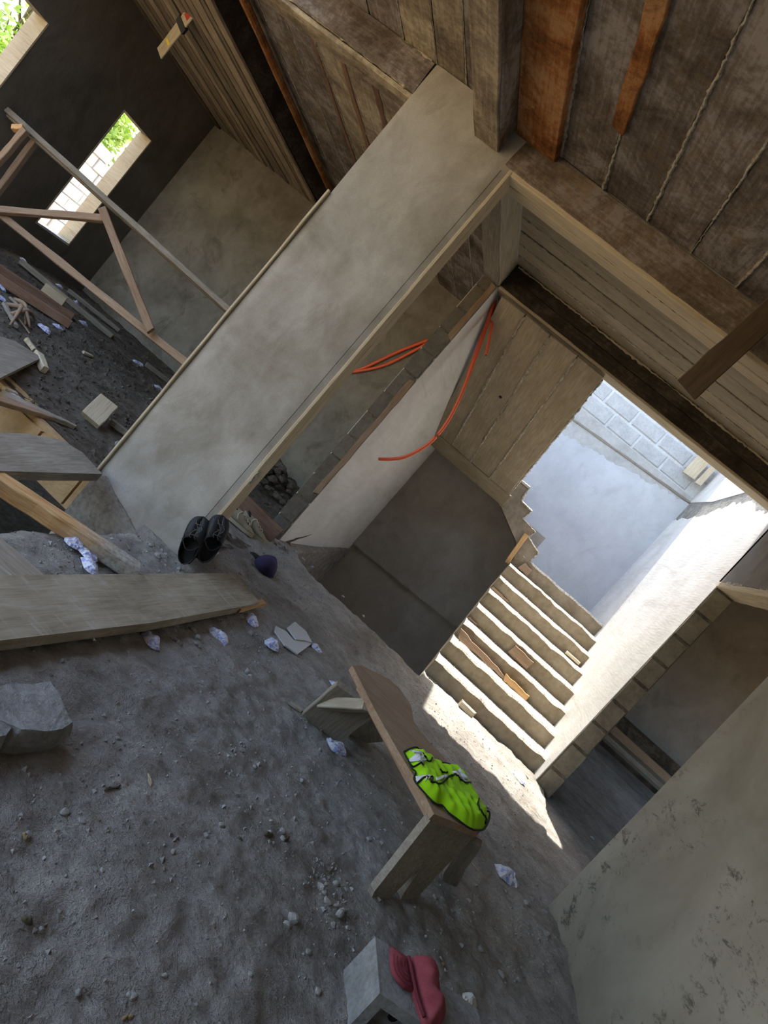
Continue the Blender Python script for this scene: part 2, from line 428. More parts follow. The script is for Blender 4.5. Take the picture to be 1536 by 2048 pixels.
k_ = t.math('MULTIPLY', t.ramp(t.noise(vx, 2.0, 7, .8, .5), [(.53, (0, 0, 0)), (.66, (1, 1, 1))]), t.ramp(t.noise(v2, 1.6, 3), [(.36, (0, 0, 0)), (.55, (1, 1, 1))]))
c = t.mix(t.math('MULTIPLY', k_, .5), c, (.47, .44, .385))
n = t.bump(g, .35, .006); n = t.bump(t.noise(v, 30, 4, .7), .3, .003, n)
MAT['plank_scraped'] = t.done(c, .88, n, .12)
MAT['red_strip'] = m_plain('red_wood_strip', (.22, .085, .04), .8)
MAT['conduit'] = m_plain('orange_conduit', (.95, .15, .05), .35, .5)
MAT['vest'] = m_plain('lime_vest', (.36, .74, .012), .75, .2)
MAT['black_trim'] = m_plain('black_trim', (.012, .013, .014), .7)
MAT['silver'] = m_plain('silver_tape', (.72, .74, .80), .4, .5)
MAT['rubber'] = m_plain('black_rubber', (.012, .012, .014), .55, .3)
MAT['rubber_line'] = m_plain('worn_rubber_edge', (.10, .095, .09), .7, .2)
MAT['dark'] = m_plain('dark_metal_hole_shade', (.02, .02, .02), .6)  # dark metal, and the painted shade inside holes and openings
MAT['cap'] = m_plaster('maroon_cloth', (.22, .045, .06), (.30, .075, .09), None, (1, 1, 1), .3, .3, 9)
MAT['cap_seam'] = m_plain('maroon_seam', (.12, .02, .03), .9)
MAT['yellow'] = m_plain('yellow_foam', (.70, .60, .12), .9)
MAT['purple'] = m_plain('purple_cloth', (.045, .035, .09), .9)
MAT['shoe'] = m_plaster('olive_canvas', (.24, .205, .135), (.36, .315, .22), None, (1, 1, 1), .3, .4, 14)
MAT['shoe_sole'] = m_plain('shoe_sole', (.42, .36, .24), .9)
MAT['lace'] = m_plain('pale_lace', (.62, .57, .47), .9)
MAT['gravel'] = m_rough('gravel', (.20, .19, .175), (.36, .345, .325), 30, .5, .01)
MAT['chunk'] = m_rough('concrete_chunk', (.21, .207, .20), (.37, .365, .355), 60, 1.0, .010)
MAT['trunk'] = m_rough('bark', (.12, .09, .06), (.24, .19, .14), 12, .8, .02)
t = NT('leaf'); inf = t.n('ShaderNodeObjectInfo'); v = t.coord('World')
c = t.ramp(t.noise(v, 2.2, 3), [(.35, (.22, .36, .05)), (.65, (.50, .62, .16))]); t.done(c, .6, None, .3); None
MAT['leaf'] = t.m
# printed water sachet plastic
t = NT('sachet_plastic'); v = t.coord('Object'); inf = t.n('ShaderNodeObjectInfo')
k = t.ramp(t.noise(v, 55, 3, .6, .8), [(.53, (0, 0, 0)), (.57, (1, 1, 1))])
c = t.mix(t.math('MULTIPLY', k, .75), (.60, .62, .70), (.16, .20, .62)); t.done(c, .3, None, .5)
MAT['sachet'] = t.m
t = NT('yellow_printed_wrapper'); v = t.coord('Object'); k = t.ramp(t.noise(v, 30, 3, .6, .8), [(.53, (0, 0, 0)), (.57, (1, 1, 1))])
t.done(t.mix(t.math('MULTIPLY', k, .7), (.50, .49, .46), (.50, .42, .08)), .4, None, .4); MAT['sachet_print'] = t.m
MAT['sachet_grey'] = m_plain('dusty_film', (.50, .49, .47), .5, .4)
t = NT('sign_marks'); t.done((.45, .05, .03), .8); MAT['mark_red'] = t.m
MAT['mark_yellow'] = m_plain('yellow_mark', (.75, .55, .03), .7)

random.seed(7)
def fbm(x, y, s=0.0):
    return N(x, y, s) + .5 * N(x * 2.1 + 5, y * 2.1, s) + .25 * N(x * 4.3, y * 4.3 + 9, s)
def sstep(a, b, x):
    t = max(0.0, min(1.0, (x - a) / (b - a))); return t * t * (3 - 2 * t)
def floor_h(x, y):
    h = .012 * fbm(x * 1.7, y * 1.7, 1) + .012 * fbm(x * 6, y * 6, 4) + .008 * N(x * 17, y * 15, 8) + .003 * N(x * 38, y * 34, 2)
    h += .006 * abs(N(x * 9 + 3, y * 5, 12))
    h += .045 * sstep(4.1, 5.2, y)
    h += .05 * sstep(1.0, 1.4, x) * sstep(3.5, 3.1, y)
    h -= .03 * sstep(1.1, 1.42, x) * sstep(3.3, 3.7, y) * sstep(5.0, 4.4, y)
    return h
def rear_h(x, y):
    return .0 + .21 * sstep(3.45, 5.6, y) * (1 - .9 * sstep(-2.4, -1.75, x) * sstep(6.3, 5.2, y)) + .02 * fbm(x * 2, y * 2, 3) + .012 * fbm(x * 7, y * 7, 6) + .07 * sstep(6.4, 7.05, y) * (0.5 + .5 * N(x * 1.3, 3))

# ================================================================== SETTING
def struct(name, mesh, mat, label, W=None):
    return tag(mk(name, mesh, mat, W), label, None, None, 'structure')
def grid_mesh(nu, nv, fn):
    V = [fn(i / nu, j / nv) for j in range(nv + 1) for i in range(nu + 1)]
    Fc = [(j * (nu + 1) + i, j * (nu + 1) + i + 1, (j + 1) * (nu + 1) + i + 1, (j + 1) * (nu + 1) + i) for j in range(nv) for i in range(nu)]
    return V, Fc
def yfar(x):
    if x > .29: return 5.5
    return 5.17 + .03 * N(x * 5, 2) + .01 * N(x * 17, 5) + .26 * sstep(-.95, -1.25, x)
YMIN = -.4
def xl(y): return -1.42 + .03 * N(y * 3, 1) + .012 * N(y * 11, 4) - .16 * sstep(3.38, 3.44, y)
def fpt(u, v):
    y0 = YMIN + (5.3 - YMIN) * v
    x = xl(y0) + (1.53 - xl(y0)) * u
    yk = 4.9; vk = .93
    if v <= vk: y = YMIN + (yk - YMIN) * v / vk
    else: y = yk + ((yfar(x) if x < .29 else 5.5) - yk) * (v - vk) / (1 - vk)
    edge = .02 * sstep(.06, 0, x - xl(y0)) * sstep(3.42, 3.38, y)
    return (x, y, floor_h(x, y) - edge)
NU, NV = 270, 430
V, Fc = grid_mesh(NU, NV, fpt)
b = len(V)   # broken edges that drop into the trench and the stair pit
for i in range(NU + 1):
    p = V[NV * (NU + 1) + i]; V.append((p[0], p[1] + (.03 if p[0] < .28 else .1), p[2] - .02)); 
for i in range(NU + 1):
    p = V[b + i]; V.append((p[0], p[1] + .02, -1.3))
for i in range(NU):
    Fc.append((NV * (NU + 1) + i, NV * (NU + 1) + i + 1, b + i + 1, b + i))
    Fc.append((b + i, b + i + 1, b + NU + 1 + i + 1, b + NU + 1 + i))
b2 = len(V)
for j in range(NV + 1):
    p = V[j * (NU + 1)]; V.append((p[0] - .02, p[1], -1.3))
for j in range(NV):
    Fc.append((j * (NU + 1), (j + 1) * (NU + 1), b2 + j + 1, b2 + j))
floor = struct('floor', mesh_of('floor', V, Fc, True), MAT['dirt'], 'dusty grey trodden dirt floor of the half-built hall')

V, Fc = grid_mesh(190, 170, lambda u, v: (-5.62 + 4.35 * u, 3.50 + 3.60 * v, rear_h(-5.62 + 4.35 * u, 3.5 + 3.6 * v)))
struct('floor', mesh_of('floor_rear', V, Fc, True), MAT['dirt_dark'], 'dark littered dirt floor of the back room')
V, Fc = grid_mesh(90, 110, lambda u, v: (1.42 + 3.9 * u, 2.6 + 7.1 * v, .6 * floor_h(1.42 + 3.9 * u, 2.6 + 7.1 * v) - .02 + .10 * sstep(5.3, 8, 2.6 + 7.1 * v)))
struct('floor', mesh_of('floor_right', V, Fc, True), MAT['dirt'], 'dim dirt floor of the side room on the right')
struct('floor', mesh_of('floor_pit', [(-6, -3, -1.25), (2, -3, -1.25), (2, 9, -1.25), (-6, 9, -1.25)], [(0, 1, 2, 3)]), MAT['dirt_dark'], 'dark earth at the bottom of the trench and stair pit')

# outside ground, just below the floor level, kept clear of the building footprint
G = -.35
struct('floor', mesh_of('yard', [(-80, -60, G), (60, -60, G), (60, -2.2, G), (-80, -2.2, G), (-80, 60, G), (-5.73, 60, G), (-5.73, -2.2, G), (5.4, -2.2, G), (5.4, 60, G), (60, 60, G), (-5.73, 9.8, G), (5.4, 9.8, G), (-3.4, -2.2, G), (-3.4, 3.3, G), (-5.73, 3.3, G)],
       [(0, 1, 2, 7, 12, 6, 3), (3, 6, 14, 10, 5, 4), (7, 2, 9, 8, 11), (10, 11, 8, 5), (6, 12, 13, 14)]), MAT['earth'], 'sunlit reddish earth yard outside the building')

# foundation wall under the opening, above the trench
fw = struct('wall_foundation', box_mesh('foundation', -5.7, -1.30, 3.44, 3.62, -.27, .0), MAT['foundation'], 'foundation wall with painted warm light under the pier beside the trench')
zz = 0.0
for r in range(1):
    xx = -3.9 + (.21 if r % 2 else 0)
    while xx < -1.5:
        w = .40 + rnd(-.02, .02)
        m = box_mesh('block', xx, xx + w - .018, 3.405 + rnd(0, .012), 3.45, zz - .255, zz - .03)
        mk('block', m, MAT['foundation'], None, fw); xx += w
    zz -= .215
struct('wall_trench', box_mesh('trench', -3.5, -3.35, -.4, 3.44, -1.3, G), MAT['foundation'], 'earth side of the trench')

# pier between the two openings
pier = struct('wall_pier', None, None, 'tall smooth grey plastered pier between the two openings')
V = []; nx, nz = 14, 44
for j in range(nz + 1):
    for i in range(nx + 1):
        x = -1.90 + .695 * i / nx; z = .02 + 2.90 * j / nz
        if j == 0: z = -.02 + .05 * N(i * .7, 3) - .06 * sstep(2, 12, i)
        V.append((x, 3.412 + .004 * fbm(x * 2, z * 2, 2) + (.012 if i in (0, nx) else 0), z))
Fc = [(j * (nx + 1) + i, j * (nx + 1) + i + 1, (j + 1) * (nx + 1) + i + 1, (j + 1) * (nx + 1) + i) for j in range(nz) for i in range(nx)]
mk('plaster_face', mesh_of('pier_face', V, Fc, True), MAT['plaster_pier'], None, pier)
mk('core', box_mesh('core', -1.90, -1.208, 3.425, 3.565, -.5, 2.93), MAT['plaster_pier'], None, pier)
mk('scratch_coat', prism_mesh([(-1.90, .02), (-1.84, .05), (-1.74, .01), (-1.62, -.02), (-1.5, -.06), (-1.38, -.1), (-1.38, -.3), (-1.90, -.3)], 3.400, 3.43, 'y'), MAT['scratch_coat'], None, pier)
board('edge_batten', (-1.902, 3.42, -.02), (-1.902, 3.42, 2.05), .03, .017, MAT['plank_pale'], pier, (-1, 0, 0), 10)
board('edge_batten', (-1.902, 3.50, -.02), (-1.902, 3.50, 2.7), .11, .012, MAT['plank_brown'], pier, (-1, 0, 0), 10)
board('jamb_board', (-1.208, 3.455, .06), (-1.208, 3.455, 2.70), .075, .022, MAT['plank_pale'], pier, (1, 0, 0), 16, .006)
board('jamb_board', (-1.208, 3.532, .06), (-1.208, 3.532, 2.70), .066, .018, MAT['plank_pale'], pier, (1, 0, 0), 16, .006)
mk('mortar_lump', rock_mesh(5, .012, .03, .05, 8, 2, .2), MAT['seam'], Matrix.Translation((-1.185, 3.44, .62)), pier)

# back wall of the main room's left opening beam
def beam(name, label, face, soffit, x0, x1, y0, y1, z0, z1, extra=None):
    root = struct(name, None, None, label)
    n = 2
    mk('core', box_mesh('core', x0, x1, y0 + .02, y1 - .02, z0 + .02, z1), MAT['concrete_band'], None, root)
    return root
tb = struct('trim_1', box_mesh('core', -5.7, -1.90, 3.46, 3.58, 2.73, 2.95), MAT['concrete_band'], 'form-boarded concrete beam over the wide left opening')
board('front_board', (-5.7, 3.44, 2.825), (-1.905, 3.44, 2.825), .19, .022, MAT['ceil'], tb, (0, -1, 0), 20)
board('soffit_board', (-5.7, 3.475, 2.73), (-1.905, 3.475, 2.73), .075, .028, MAT['ceil_cream'], tb, (0, 0, -1), 20)
board('soffit_board', (-5.7, 3.552, 2.73), (-1.905, 3.552, 2.73), .075, .028, MAT['ceil_cream'], tb, (0, 0, -1), 20)
def seam(p0, p1, r=.006, parent=None, mat='seam', n=None, gap=.25, seed=0):
    p0, p1 = Vector(p0), Vector(p1); L = (p1 - p0).length; n = n or int(L / .02)
    rr = random.Random(seed + int(L * 1000))
    pts = []; rad = []
    for i in range(n + 1):
        s = i / n
        pts.append(p0.lerp(p1, s) + Vector((rr.uniform(-1, 1), rr.uniform(-1, 1), rr.uniform(-1, 1))) * r * .35)
        k = N(s * L * 2.3, seed * 1.7, 3) + gap
        rad.append(max(.0008, r * min(1.3, max(.12, .55 + k)) * rr.uniform(.6, 1.25)))
    return mk('mortar_seam', tube_mesh(pts, r, 5, False, lambda s: rad[min(n, int(s * n + .5))]), MAT[mat], None, parent)
seam((-5.6, 3.43, 2.735), (-1.93, 3.43, 2.735), .010, tb, 'ceil_cream', seed=3)
seam((-5.6, 3.425, 2.92), (-1.93, 3.425, 2.92), .008, tb, 'ceil_cream', seed=4)

# beam over the front line (B1), between pier and right wall
b1 = struct('trim_2', box_mesh('core', -1.46, 1.45, 3.44, 3.60, 2.72, 2.95), MAT['concrete_band'], 'mottled brown form-boarded beam between the pier and the right wall')
board('front_board', (-1.32, 3.438, 2.818), (1.45, 3.438, 2.818), .20, .022, MAT['beam_face'], b1, (0, -1, 0), 24)
board('soffit_board', (-1.205, 3.47, 2.722), (1.45, 3.47, 2.722), .10, .03, MAT['plank_pale'], b1, (0, 0, -1), 24, .0025)
board('soffit_board', (-1.205, 3.575, 2.722), (1.45, 3.575, 2.722), .09, .03, MAT['plank_pale'], b1, (0, 0, -1), 24, .0025)
seam((-1.2, 3.522, 2.698), (1.4, 3.522, 2.698), .004, b1, 'board_dark', seed=8)

# depth beam in the hall running to the pier
b4 = struct('trim_3', box_mesh('core', -1.47, -1.33, -1.4, 3.41, 2.76, 2.95), MAT['concrete_band'], 'form-boarded ceiling beam running towards the pier')
board('soffit_board', (-1.40, -1.4, 2.762), (-1.40, 3.41, 2.762), .16, .02, MAT['ceil_cream'], b4, (0, 0, -1), 26)
board('side_board', (-1.332, -1.4, 2.842), (-1.332, 3.38, 2.842), .165, .02, MAT['ceil'], b4, (1, 0, 0), 26)

# side beam from B1 to the stair wall (B3)
b3 = struct('trim_4', box_mesh('core', -1.45, -1.315, 3.60, 5.25, 2.775, 2.98), MAT['concrete_band'], 'short form-boarded beam over the side doorway')
board('soffit_board', (-1.383, 3.60, 2.778), (-1.383, 5.26, 2.778), .16, .02, MAT['plank_grey'], b3, (0, 0, -1), 12)
board('side_board', (-1.318, 3.60, 2.868), (-1.318, 5.25, 2.868), .205, .02, MAT['plank_tan'], b3, (1, 0, 0), 12)

# beam at the stair mouth (B2)
b2_ = struct('trim_5', box_mesh('core', -1.46, 1.47, 5.275, 5.41, 2.775, 3.10), MAT['concrete_band'], 'shade-toned form-boarded beam over the mouth of the stairwell')
board('front_board', (-1.30, 5.272, 2.825), (1.45, 5.272, 2.825), .105, .022, MAT['board_dark'], b2_, (0, -1, 0), 24)  # very dark tone paints the shade on this unlit face
board('front_board', (-1.30, 5.272, 2.934), (1.45, 5.272, 2.934), .105, .022, MAT['board_dark'], b2_, (0, -1, 0), 24)
board('soffit_board', (-1.30, 5.34, 2.775), (1.45, 5.34, 2.775), .17, .024, MAT['plank_pale'], b2_, (0, 0, -1), 24, .004)

# ceilings
ceil = struct('ceiling', box_mesh('slab', -2.93, 1.61, -2.6, 3.45, 2.95, 3.10), MAT['concrete_band'], 'brown form-boarded ceiling of the hall with mortar seams')
xe = [-1.312, -1.045, -.765, -.487, -.216, .06, .335, .61, .885, 1.16, 1.45]
for i in range(len(xe) - 1):
    x0, x1 = xe[i], xe[i + 1]; rust = (i == 0)
    zt = 2.905 if rust else 2.925 + rnd(-.002, .002)
    board('ceiling_board', ((x0 + x1) / 2, -1.5, zt + .02), ((x0 + x1) / 2, 3.425, zt + .02), x1 - x0 - .008, .02 if not rust else .05,
          MAT['rust'] if rust else MAT['ceil'], ceil, (0, 0, -1), 24, .0035)
    if i > 0: seam((x0, 0.9, zt - .002), (x0, 3.42, zt - .002), .0095, ceil, 'seam', seed=20 + i)
board('rust_batten', (-.775, .6, 2.925), (-.775, 2.93, 2.925), .075, .022, MAT['rust'], ceil, (0, 0, -1), 18, .008)
xs_ = [-2.92, -2.66, -2.40, -2.14, -1.90, -1.69, -1.475]
for i in range(len(xs_) - 1):
    x0, x1 = xs_[i], xs_[i + 1]
    board('ceiling_board', ((x0 + x1) / 2, -1.5, 2.945), ((x0 + x1) / 2, 3.43, 2.945), x1 - x0 - .008, .02, MAT['ceil_cream'] if i in (3, 4) else MAT['ceil'], ceil, (0, 0, -1), 24, .0035)
    if i > 0: seam((x0, 2.0, 2.925), (x0, 3.42, 2.925), .006, ceil, 'seam', seed=40 + i)

# ceiling of the passage: boards running across
ceil2 = struct('ceiling', box_mesh('slab', -1.46, 1.61, 3.45, 5.43, 3.005, 3.12), MAT['concrete_band'], 'weathered board ceiling of the passage before the stairs')
ye = [3.60, 3.82, 4.03, 4.25, 4.46, 4.67, 4.87, 5.07, 5.27]
for i in range(len(ye) - 1):
    zt = 2.985 + rnd(-.003, .003)
    board('ceiling_board', (-1.31, (ye[i] + ye[i + 1]) / 2, zt + .02), (1.45, (ye[i] + ye[i + 1]) / 2, zt + .02), ye[i + 1] - ye[i] - .010, .022, MAT['soffit_wood'], ceil2, (0, 0, -1), 24, .0045)
    if i > 1: seam((-1.28, ye[i], zt - .004), (1.4, ye[i], zt - .004), .0095, ceil2, 'seam', seed=60 + i, gap=.25)
seam((-1.28, 5.248, 2.972), (1.4, 5.248, 2.972), .012, ceil2, 'plank_pale', seed=77)

# added slab strip, out of view, shades the floor left of the sun patch
struct('ceiling', box_mesh('slab', -1.30, .06, 5.41, 6.25, 3.01, 3.14), MAT['concrete_band'], 'added hidden slab strip shading the edge of the sun patch')

# back room
ceil3 = struct('ceiling', box_mesh('slab', -5.73, -1.30, 3.45, 7.22, 2.95, 3.10), MAT['concrete_band'], 'boarded ceiling of the back room')
# lower wide soffit of thin strips along the window wall
xx = -5.57; i = 0
while xx < -3.95:
    w = rnd(.07, .16)
    if xx + w > -3.9: w = -3.9 - xx
    board('soffit_strip', (xx + w / 2, 3.6, 2.75 + rnd(-.012, .012)), (xx + w / 2, 7.06, 2.75 + rnd(-.012, .012)), w - .020, .025, MAT['ceil_strip'], ceil3, (0, 0, -1), 16, .005)
    xx += w; i += 1
mk('soffit_core', box_mesh('core', -5.57, -3.92, 3.6, 7.06, 2.76, 2.96), MAT['board_dark'], None, ceil3)  # dark colour paints the deep shadow of the ceiling recess
board('round_timber', (-3.70, 3.6, 2.90), (-3.74, 7.05, 2.90), .055, .055, MAT['rust'], ceil3, (0, 0, -1), 16, .006, cham=.014)
xs_ = [-3.90, -3.62, -3.34, -3.06, -2.80, -2.54, -2.28, -2.02, -1.76, -1.46]
for i in range(len(xs_) - 1):
    x0, x1 = xs_[i], xs_[i + 1]
    board('ceiling_board', ((x0 + x1) / 2, 3.58, 2.945), ((x0 + x1) / 2, 7.06, 2.945), x1 - x0 - .008, .02, [MAT['ceil'], MAT['ceil'], MAT['ceil'], MAT['ceil_cream'], MAT['ceil_cream'], MAT['ceil_cream'], MAT['ceil'], MAT['ceil'], MAT['ceil']][i], ceil3, (0, 0, -1), 20, .0035)
    if i > 0: seam((x0, 3.6, 2.925), (x0, 7.05, 2.925), .006, ceil3, 'seam', seed=90 + i)
for (xa, ya, yb, w) in ((-3.08, 3.6, 5.6, .035), (-2.80, 3.6, 5.1, .05), (-2.50, 3.6, 4.6, .055)):
    board('red_strip', (xa, ya, 2.93), (xa - .02, yb, 2.93), w, .012, MAT['plank_red'], ceil3, (0, 0, -1), 14, .006)

# far wall of the back room
wf = struct('wall_far', box_mesh('wall', -5.73, -1.30, 7.06, 7.22, -.3, 2.96), MAT['plaster_far'], 'patchy grey plastered far wall of the back room')
# window wall with two openings
X0, X1 = -5.73, -5.57
W1 = (3.75, 4.80, .55, 2.01); W2 = (5.93, 6.46, .59, 2.03)
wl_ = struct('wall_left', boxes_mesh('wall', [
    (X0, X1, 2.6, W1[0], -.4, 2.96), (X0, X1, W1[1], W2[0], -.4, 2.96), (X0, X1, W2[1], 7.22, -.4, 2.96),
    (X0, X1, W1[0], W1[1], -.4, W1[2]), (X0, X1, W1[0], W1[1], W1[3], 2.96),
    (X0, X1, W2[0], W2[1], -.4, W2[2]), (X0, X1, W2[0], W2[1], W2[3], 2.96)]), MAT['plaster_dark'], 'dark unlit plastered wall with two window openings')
for i, (w, nm) in enumerate(((W1, 'window_1'), (W2, 'window_2'))):
    wi = struct(nm, None, None, ['bare window opening cut off by the top left corner', 'tall bare window opening looking onto the block wall'][i])
    for k, (pa, pb, up) in enumerate((((X0, w[1] - .006, w[2]), (X0, w[1] - .006, w[3]), 0), ((X0, w[0] + .006, w[2]), (X0, w[0] + .006, w[3]), 0))):
        mk('reveal', box_mesh('rev', X0 - .02, X1 + .004, pa[1] - .008, pa[1] + .008, w[2], w[3]), MAT['plank_pale'], None, wi)
    mk('sill', box_mesh('sill', X0 - .02, X1 + .004, w[0], w[1], w[2] - .01, w[2] + .012), MAT['mortar'], None, wi)

# stairwell left wall (slightly skewed), its end of blocks, and the walls around the stair
swl = struct('wall_stair_left', prism_mesh([(-1.306, 5.27), (-1.186, 7.6), (-1.14, 8.5), (-1.46, 8.5), (-1.46, 5.27)], -1.25, 2.775, 'z'), MAT['plaster_white'], 'pale plastered wall on the left of the stairwell')
mk('rough_base', prism_mesh([(5.28, .035), (5.6, .03), (6.4, .015), (7.2, .035), (7.9, .03), (7.9, -1.2), (5.28, -1.2)], -1.30, -1.16, 'x'), MAT['scratch_coat'], None, swl)
z = .0; k = 0
while z < 2.72:
    h = .225 + rnd(-.012, .012)
    off = rnd(-.004, .004)
    m = box_mesh('block', -1.455 + off, -1.318 + off, 5.247 + rnd(0, .01), 5.29, z + .008, min(z + h - .010, 2.755))
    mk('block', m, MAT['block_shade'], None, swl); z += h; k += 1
mk('mortar', box_mesh('mortar', -1.452, -1.322, 5.262, 5.29, 0, 2.75), MAT['mortar_brown'], None, swl)
board('end_board', (-1.325, 5.25, .55), (-1.325, 5.25, 1.75), .05, .018, MAT['plank_brown'], swl, (0, -1, 0), 12, .006)
board('end_board', (-1.33, 5.25, 2.2), (-1.33, 5.25, 2.74), .045, .018, MAT['plank_brown'], swl, (0, -1, 0), 12, .006)

# dark wall under the landing
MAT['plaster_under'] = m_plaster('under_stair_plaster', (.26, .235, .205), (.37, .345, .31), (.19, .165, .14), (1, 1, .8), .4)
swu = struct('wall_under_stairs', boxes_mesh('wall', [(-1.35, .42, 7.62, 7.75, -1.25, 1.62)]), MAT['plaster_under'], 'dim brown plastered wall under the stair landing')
V = []; nn = 40
P_ = [(-1.35 + 1.77 * i / nn, .10 + .10 * i / nn + .018 * N(i * .5, 8) + .008 * N(i * 1.7, 2)) for i in range(nn + 1)]
mk('plaster_coat', prism_mesh(P_ + [(.42, 1.62), (-1.35, 1.62)], 7.585, 7.63, 'y'), MAT['plaster_under'], None, swu)

# right wall: one line from the hall past the side door to the stairwell
XR = 1.45
wr = struct('wall_right', None, None, 'long grey plastered wall on the right with dark rubbed marks')
V = []; prof = []
for k in range(9):
    a = math.pi / 2 * k / 8
    prof.append((XR + .035 - .035 * math.cos(a), 3.60 - .035 + .035 * math.sin(a)))
poly = [(XR, -2.6)] + prof + [(1.61, 3.60), (1.61, -2.6)]
mk('near_wall', prism_mesh(poly, -.4, 2.95, 'z'), MAT['plaster_right'], None, wr)
mk('wall_over_door', box_mesh('over', XR, 1.61, 3.59, 5.30, 2.09, 2.99), MAT['plaster_brown'], None, wr)
board('door_lintel', (1.53, 3.58, 2.085), (1.53, 5.24, 2.085), .17, .045, MAT['plank_pale'], wr, (0, 0, -1), 14, .006)
seam((1.46, 3.7, 2.09), (1.46, 5.2, 2.09), .012, wr, 'seam', seed=5)
swr = struct('wall_stair_right', box_mesh('core', XR + .02, 1.60, 5.28, 8.6, -.4, 3.9), MAT['concrete_band'], 'sunlit white plastered wall on the right of the stairwell')
rr = random.Random(4)
top = [(8.46 - 3.2 * i / 60, 2.84 + .05 * N(i * .33, 7) + .03 * N(i * 1.1, 1) + rr.uniform(-.02, .02) - .30 * sstep(.66, .9, i / 60) * (0.6 + .4 * N(i * .6, 9)) + .12 * sstep(.3, .55, i / 60)) for i in range(61)]
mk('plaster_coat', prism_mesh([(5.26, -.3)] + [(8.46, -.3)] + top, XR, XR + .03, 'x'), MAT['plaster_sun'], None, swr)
mk('scratch_coat', box_mesh('scr', XR + .008, XR + .03, 5.28, 8.45, 2.4, 3.12), MAT['scratch_coat'], None, swr)
mk('upper_coat', prism_mesh([(5.3, 3.10), (6.4, 3.13), (7.5, 3.06), (8.45, 3.12), (8.45, 3.9), (5.3, 3.9)], XR + .002, XR + .03, 'x'), MAT['plaster_sun'], None, swr)
z = .0
while z < 2.07:
    h = .232 + rnd(-.014, .014); z1 = min(z + h - .020, 2.075); off = rnd(-.009, .009)
    bm_ = box_mesh('block', XR + .012 + off, 1.598 + off, 5.236 + rnd(0, .012), 5.30, z + .006, z1)
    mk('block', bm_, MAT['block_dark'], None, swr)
    seam((XR + .01, 5.252, z - .006), (1.60, 5.252, z - .006), .010, swr, 'mortar_brown', seed=int(z * 100), gap=.1)
    z += h
mk('mortar', box_mesh('mortar', XR + .006, 1.60, 5.249, 5.30, -.3, 2.09), MAT['mortar_brown'], None, swr)

# back wall of the stairwell: smooth plaster below, concrete band, bare blocks above
swb = struct('wall_stair_back', box_mesh('core', -1.5, 1.65, 8.48, 8.65, -.4, 5.5), MAT['mortar'], 'shaded back wall of the stairwell, plaster below and bare blocks above')
rr = random.Random(9)
top = [(1.46 - 2.96 * i / 80, 3.10 - .42 * i / 80 * 1.3 + .05 * N(i * .4, 3) + .03 * N(i * 1.3, 6) + rr.uniform(-.015, .015)) for i in range(81)]
mk('plaster_coat', prism_mesh([(-1.5, 0), (1.46, 0)] + top, 8.445, 8.48, 'y'), MAT['plaster_blue'], None, swb)
mk('concrete_band', box_mesh('band', -1.5, 1.46, 8.455, 8.49, 2.4, 3.18), MAT['concrete_band'], None, swb)
board('form_mark', (-1.4, 8.452, 2.93), (1.45, 8.452, 3.12), .03, .008, MAT['plank_grey'], swb, (0, -1, 0), 18, .004)
z = 3.2; r = 0
bmesh_block = None
def blk(L, H, D, seed):
    rr = random.Random(seed); V = []; Fc = []
    c = .012
    out = [(-L / 2, 0), (L / 2, 0), (L / 2, H), (-L / 2, H)]
    inn = [(-L / 2 + c, c), (L / 2 - c, c), (L / 2 - c, H - c), (-L / 2 + c, H - c)]
    V = [(x + rr.uniform(-.004, .004), 0.0, z + rr.uniform(-.004, .004)) for x, z in inn] + [(x, .012, z) for x, z in out] + [(x, D, z) for x, z in out]
    Fc = [(0, 1, 2, 3)] + [(i, 4 + i, 4 + (i + 1) % 4, (i + 1) % 4) for i in range(4)] + [(4 + i, 8 + i, 8 + (i + 1) % 4, 4 + (i + 1) % 4) for i in range(4)]
    return fixn(mesh_of('block', V, Fc))
bms = [blk(.385, .185, .06, s) for s in range(4)]
while z < 4.5:
    x = -1.35 + (.205 if r % 2 else 0)
    while x < 1.5:
        if x - .19 > -1.5 and x + .19 < 1.60:
            mk('block', bms[(r + int(x * 10)) % 4], MAT['block'], Matrix.Translation((x, 8.468 + rnd(-.004, .003), z)), swb)
        x += .412
    z += .212; r += 1
board('form_offcut', (1.22, 8.40, 3.34), (1.22, 8.40, 3.62), .16, .03, MAT['plank_pale'], swb, (0, -1, 0), 3)
board('form_offcut', (1.36, 8.38, 3.32), (1.36, 8.38, 3.62), .07, .05, MAT['plank_pale'], swb, (0, -1, 0), 3)

struct('wall_rear', boxes_mesh('wall', [(-1.7, 1.61, -2.75, -2.6, -.4, 3.1)]), MAT['plaster'], 'plastered rear wall of the hall behind the viewer')
# right side room
struct('wall_side_room', boxes_mesh('wall', [(1.61, 5.4, 9.5, 9.65, -.3, 3.0), (1.596, 1.612, 5.32, 9.6, -.3, 3.0), (5.25, 5.4, 2.5, 6.2, -.3, 3.0), (5.25, 5.4, 8.8, 9.65, -.3, 3.0), (5.25, 5.4, 6.2, 8.8, 2.2, 3.0), (1.61, 5.4, 2.45, 2.6, -.3, 3.0)]), MAT['plaster_brown'], 'dim plastered walls of the side room')
struct('ceiling', box_mesh('slab', 1.61, 5.4, 2.45, 9.65, 2.95, 3.1), MAT['concrete_band'], 'slab over the side room')

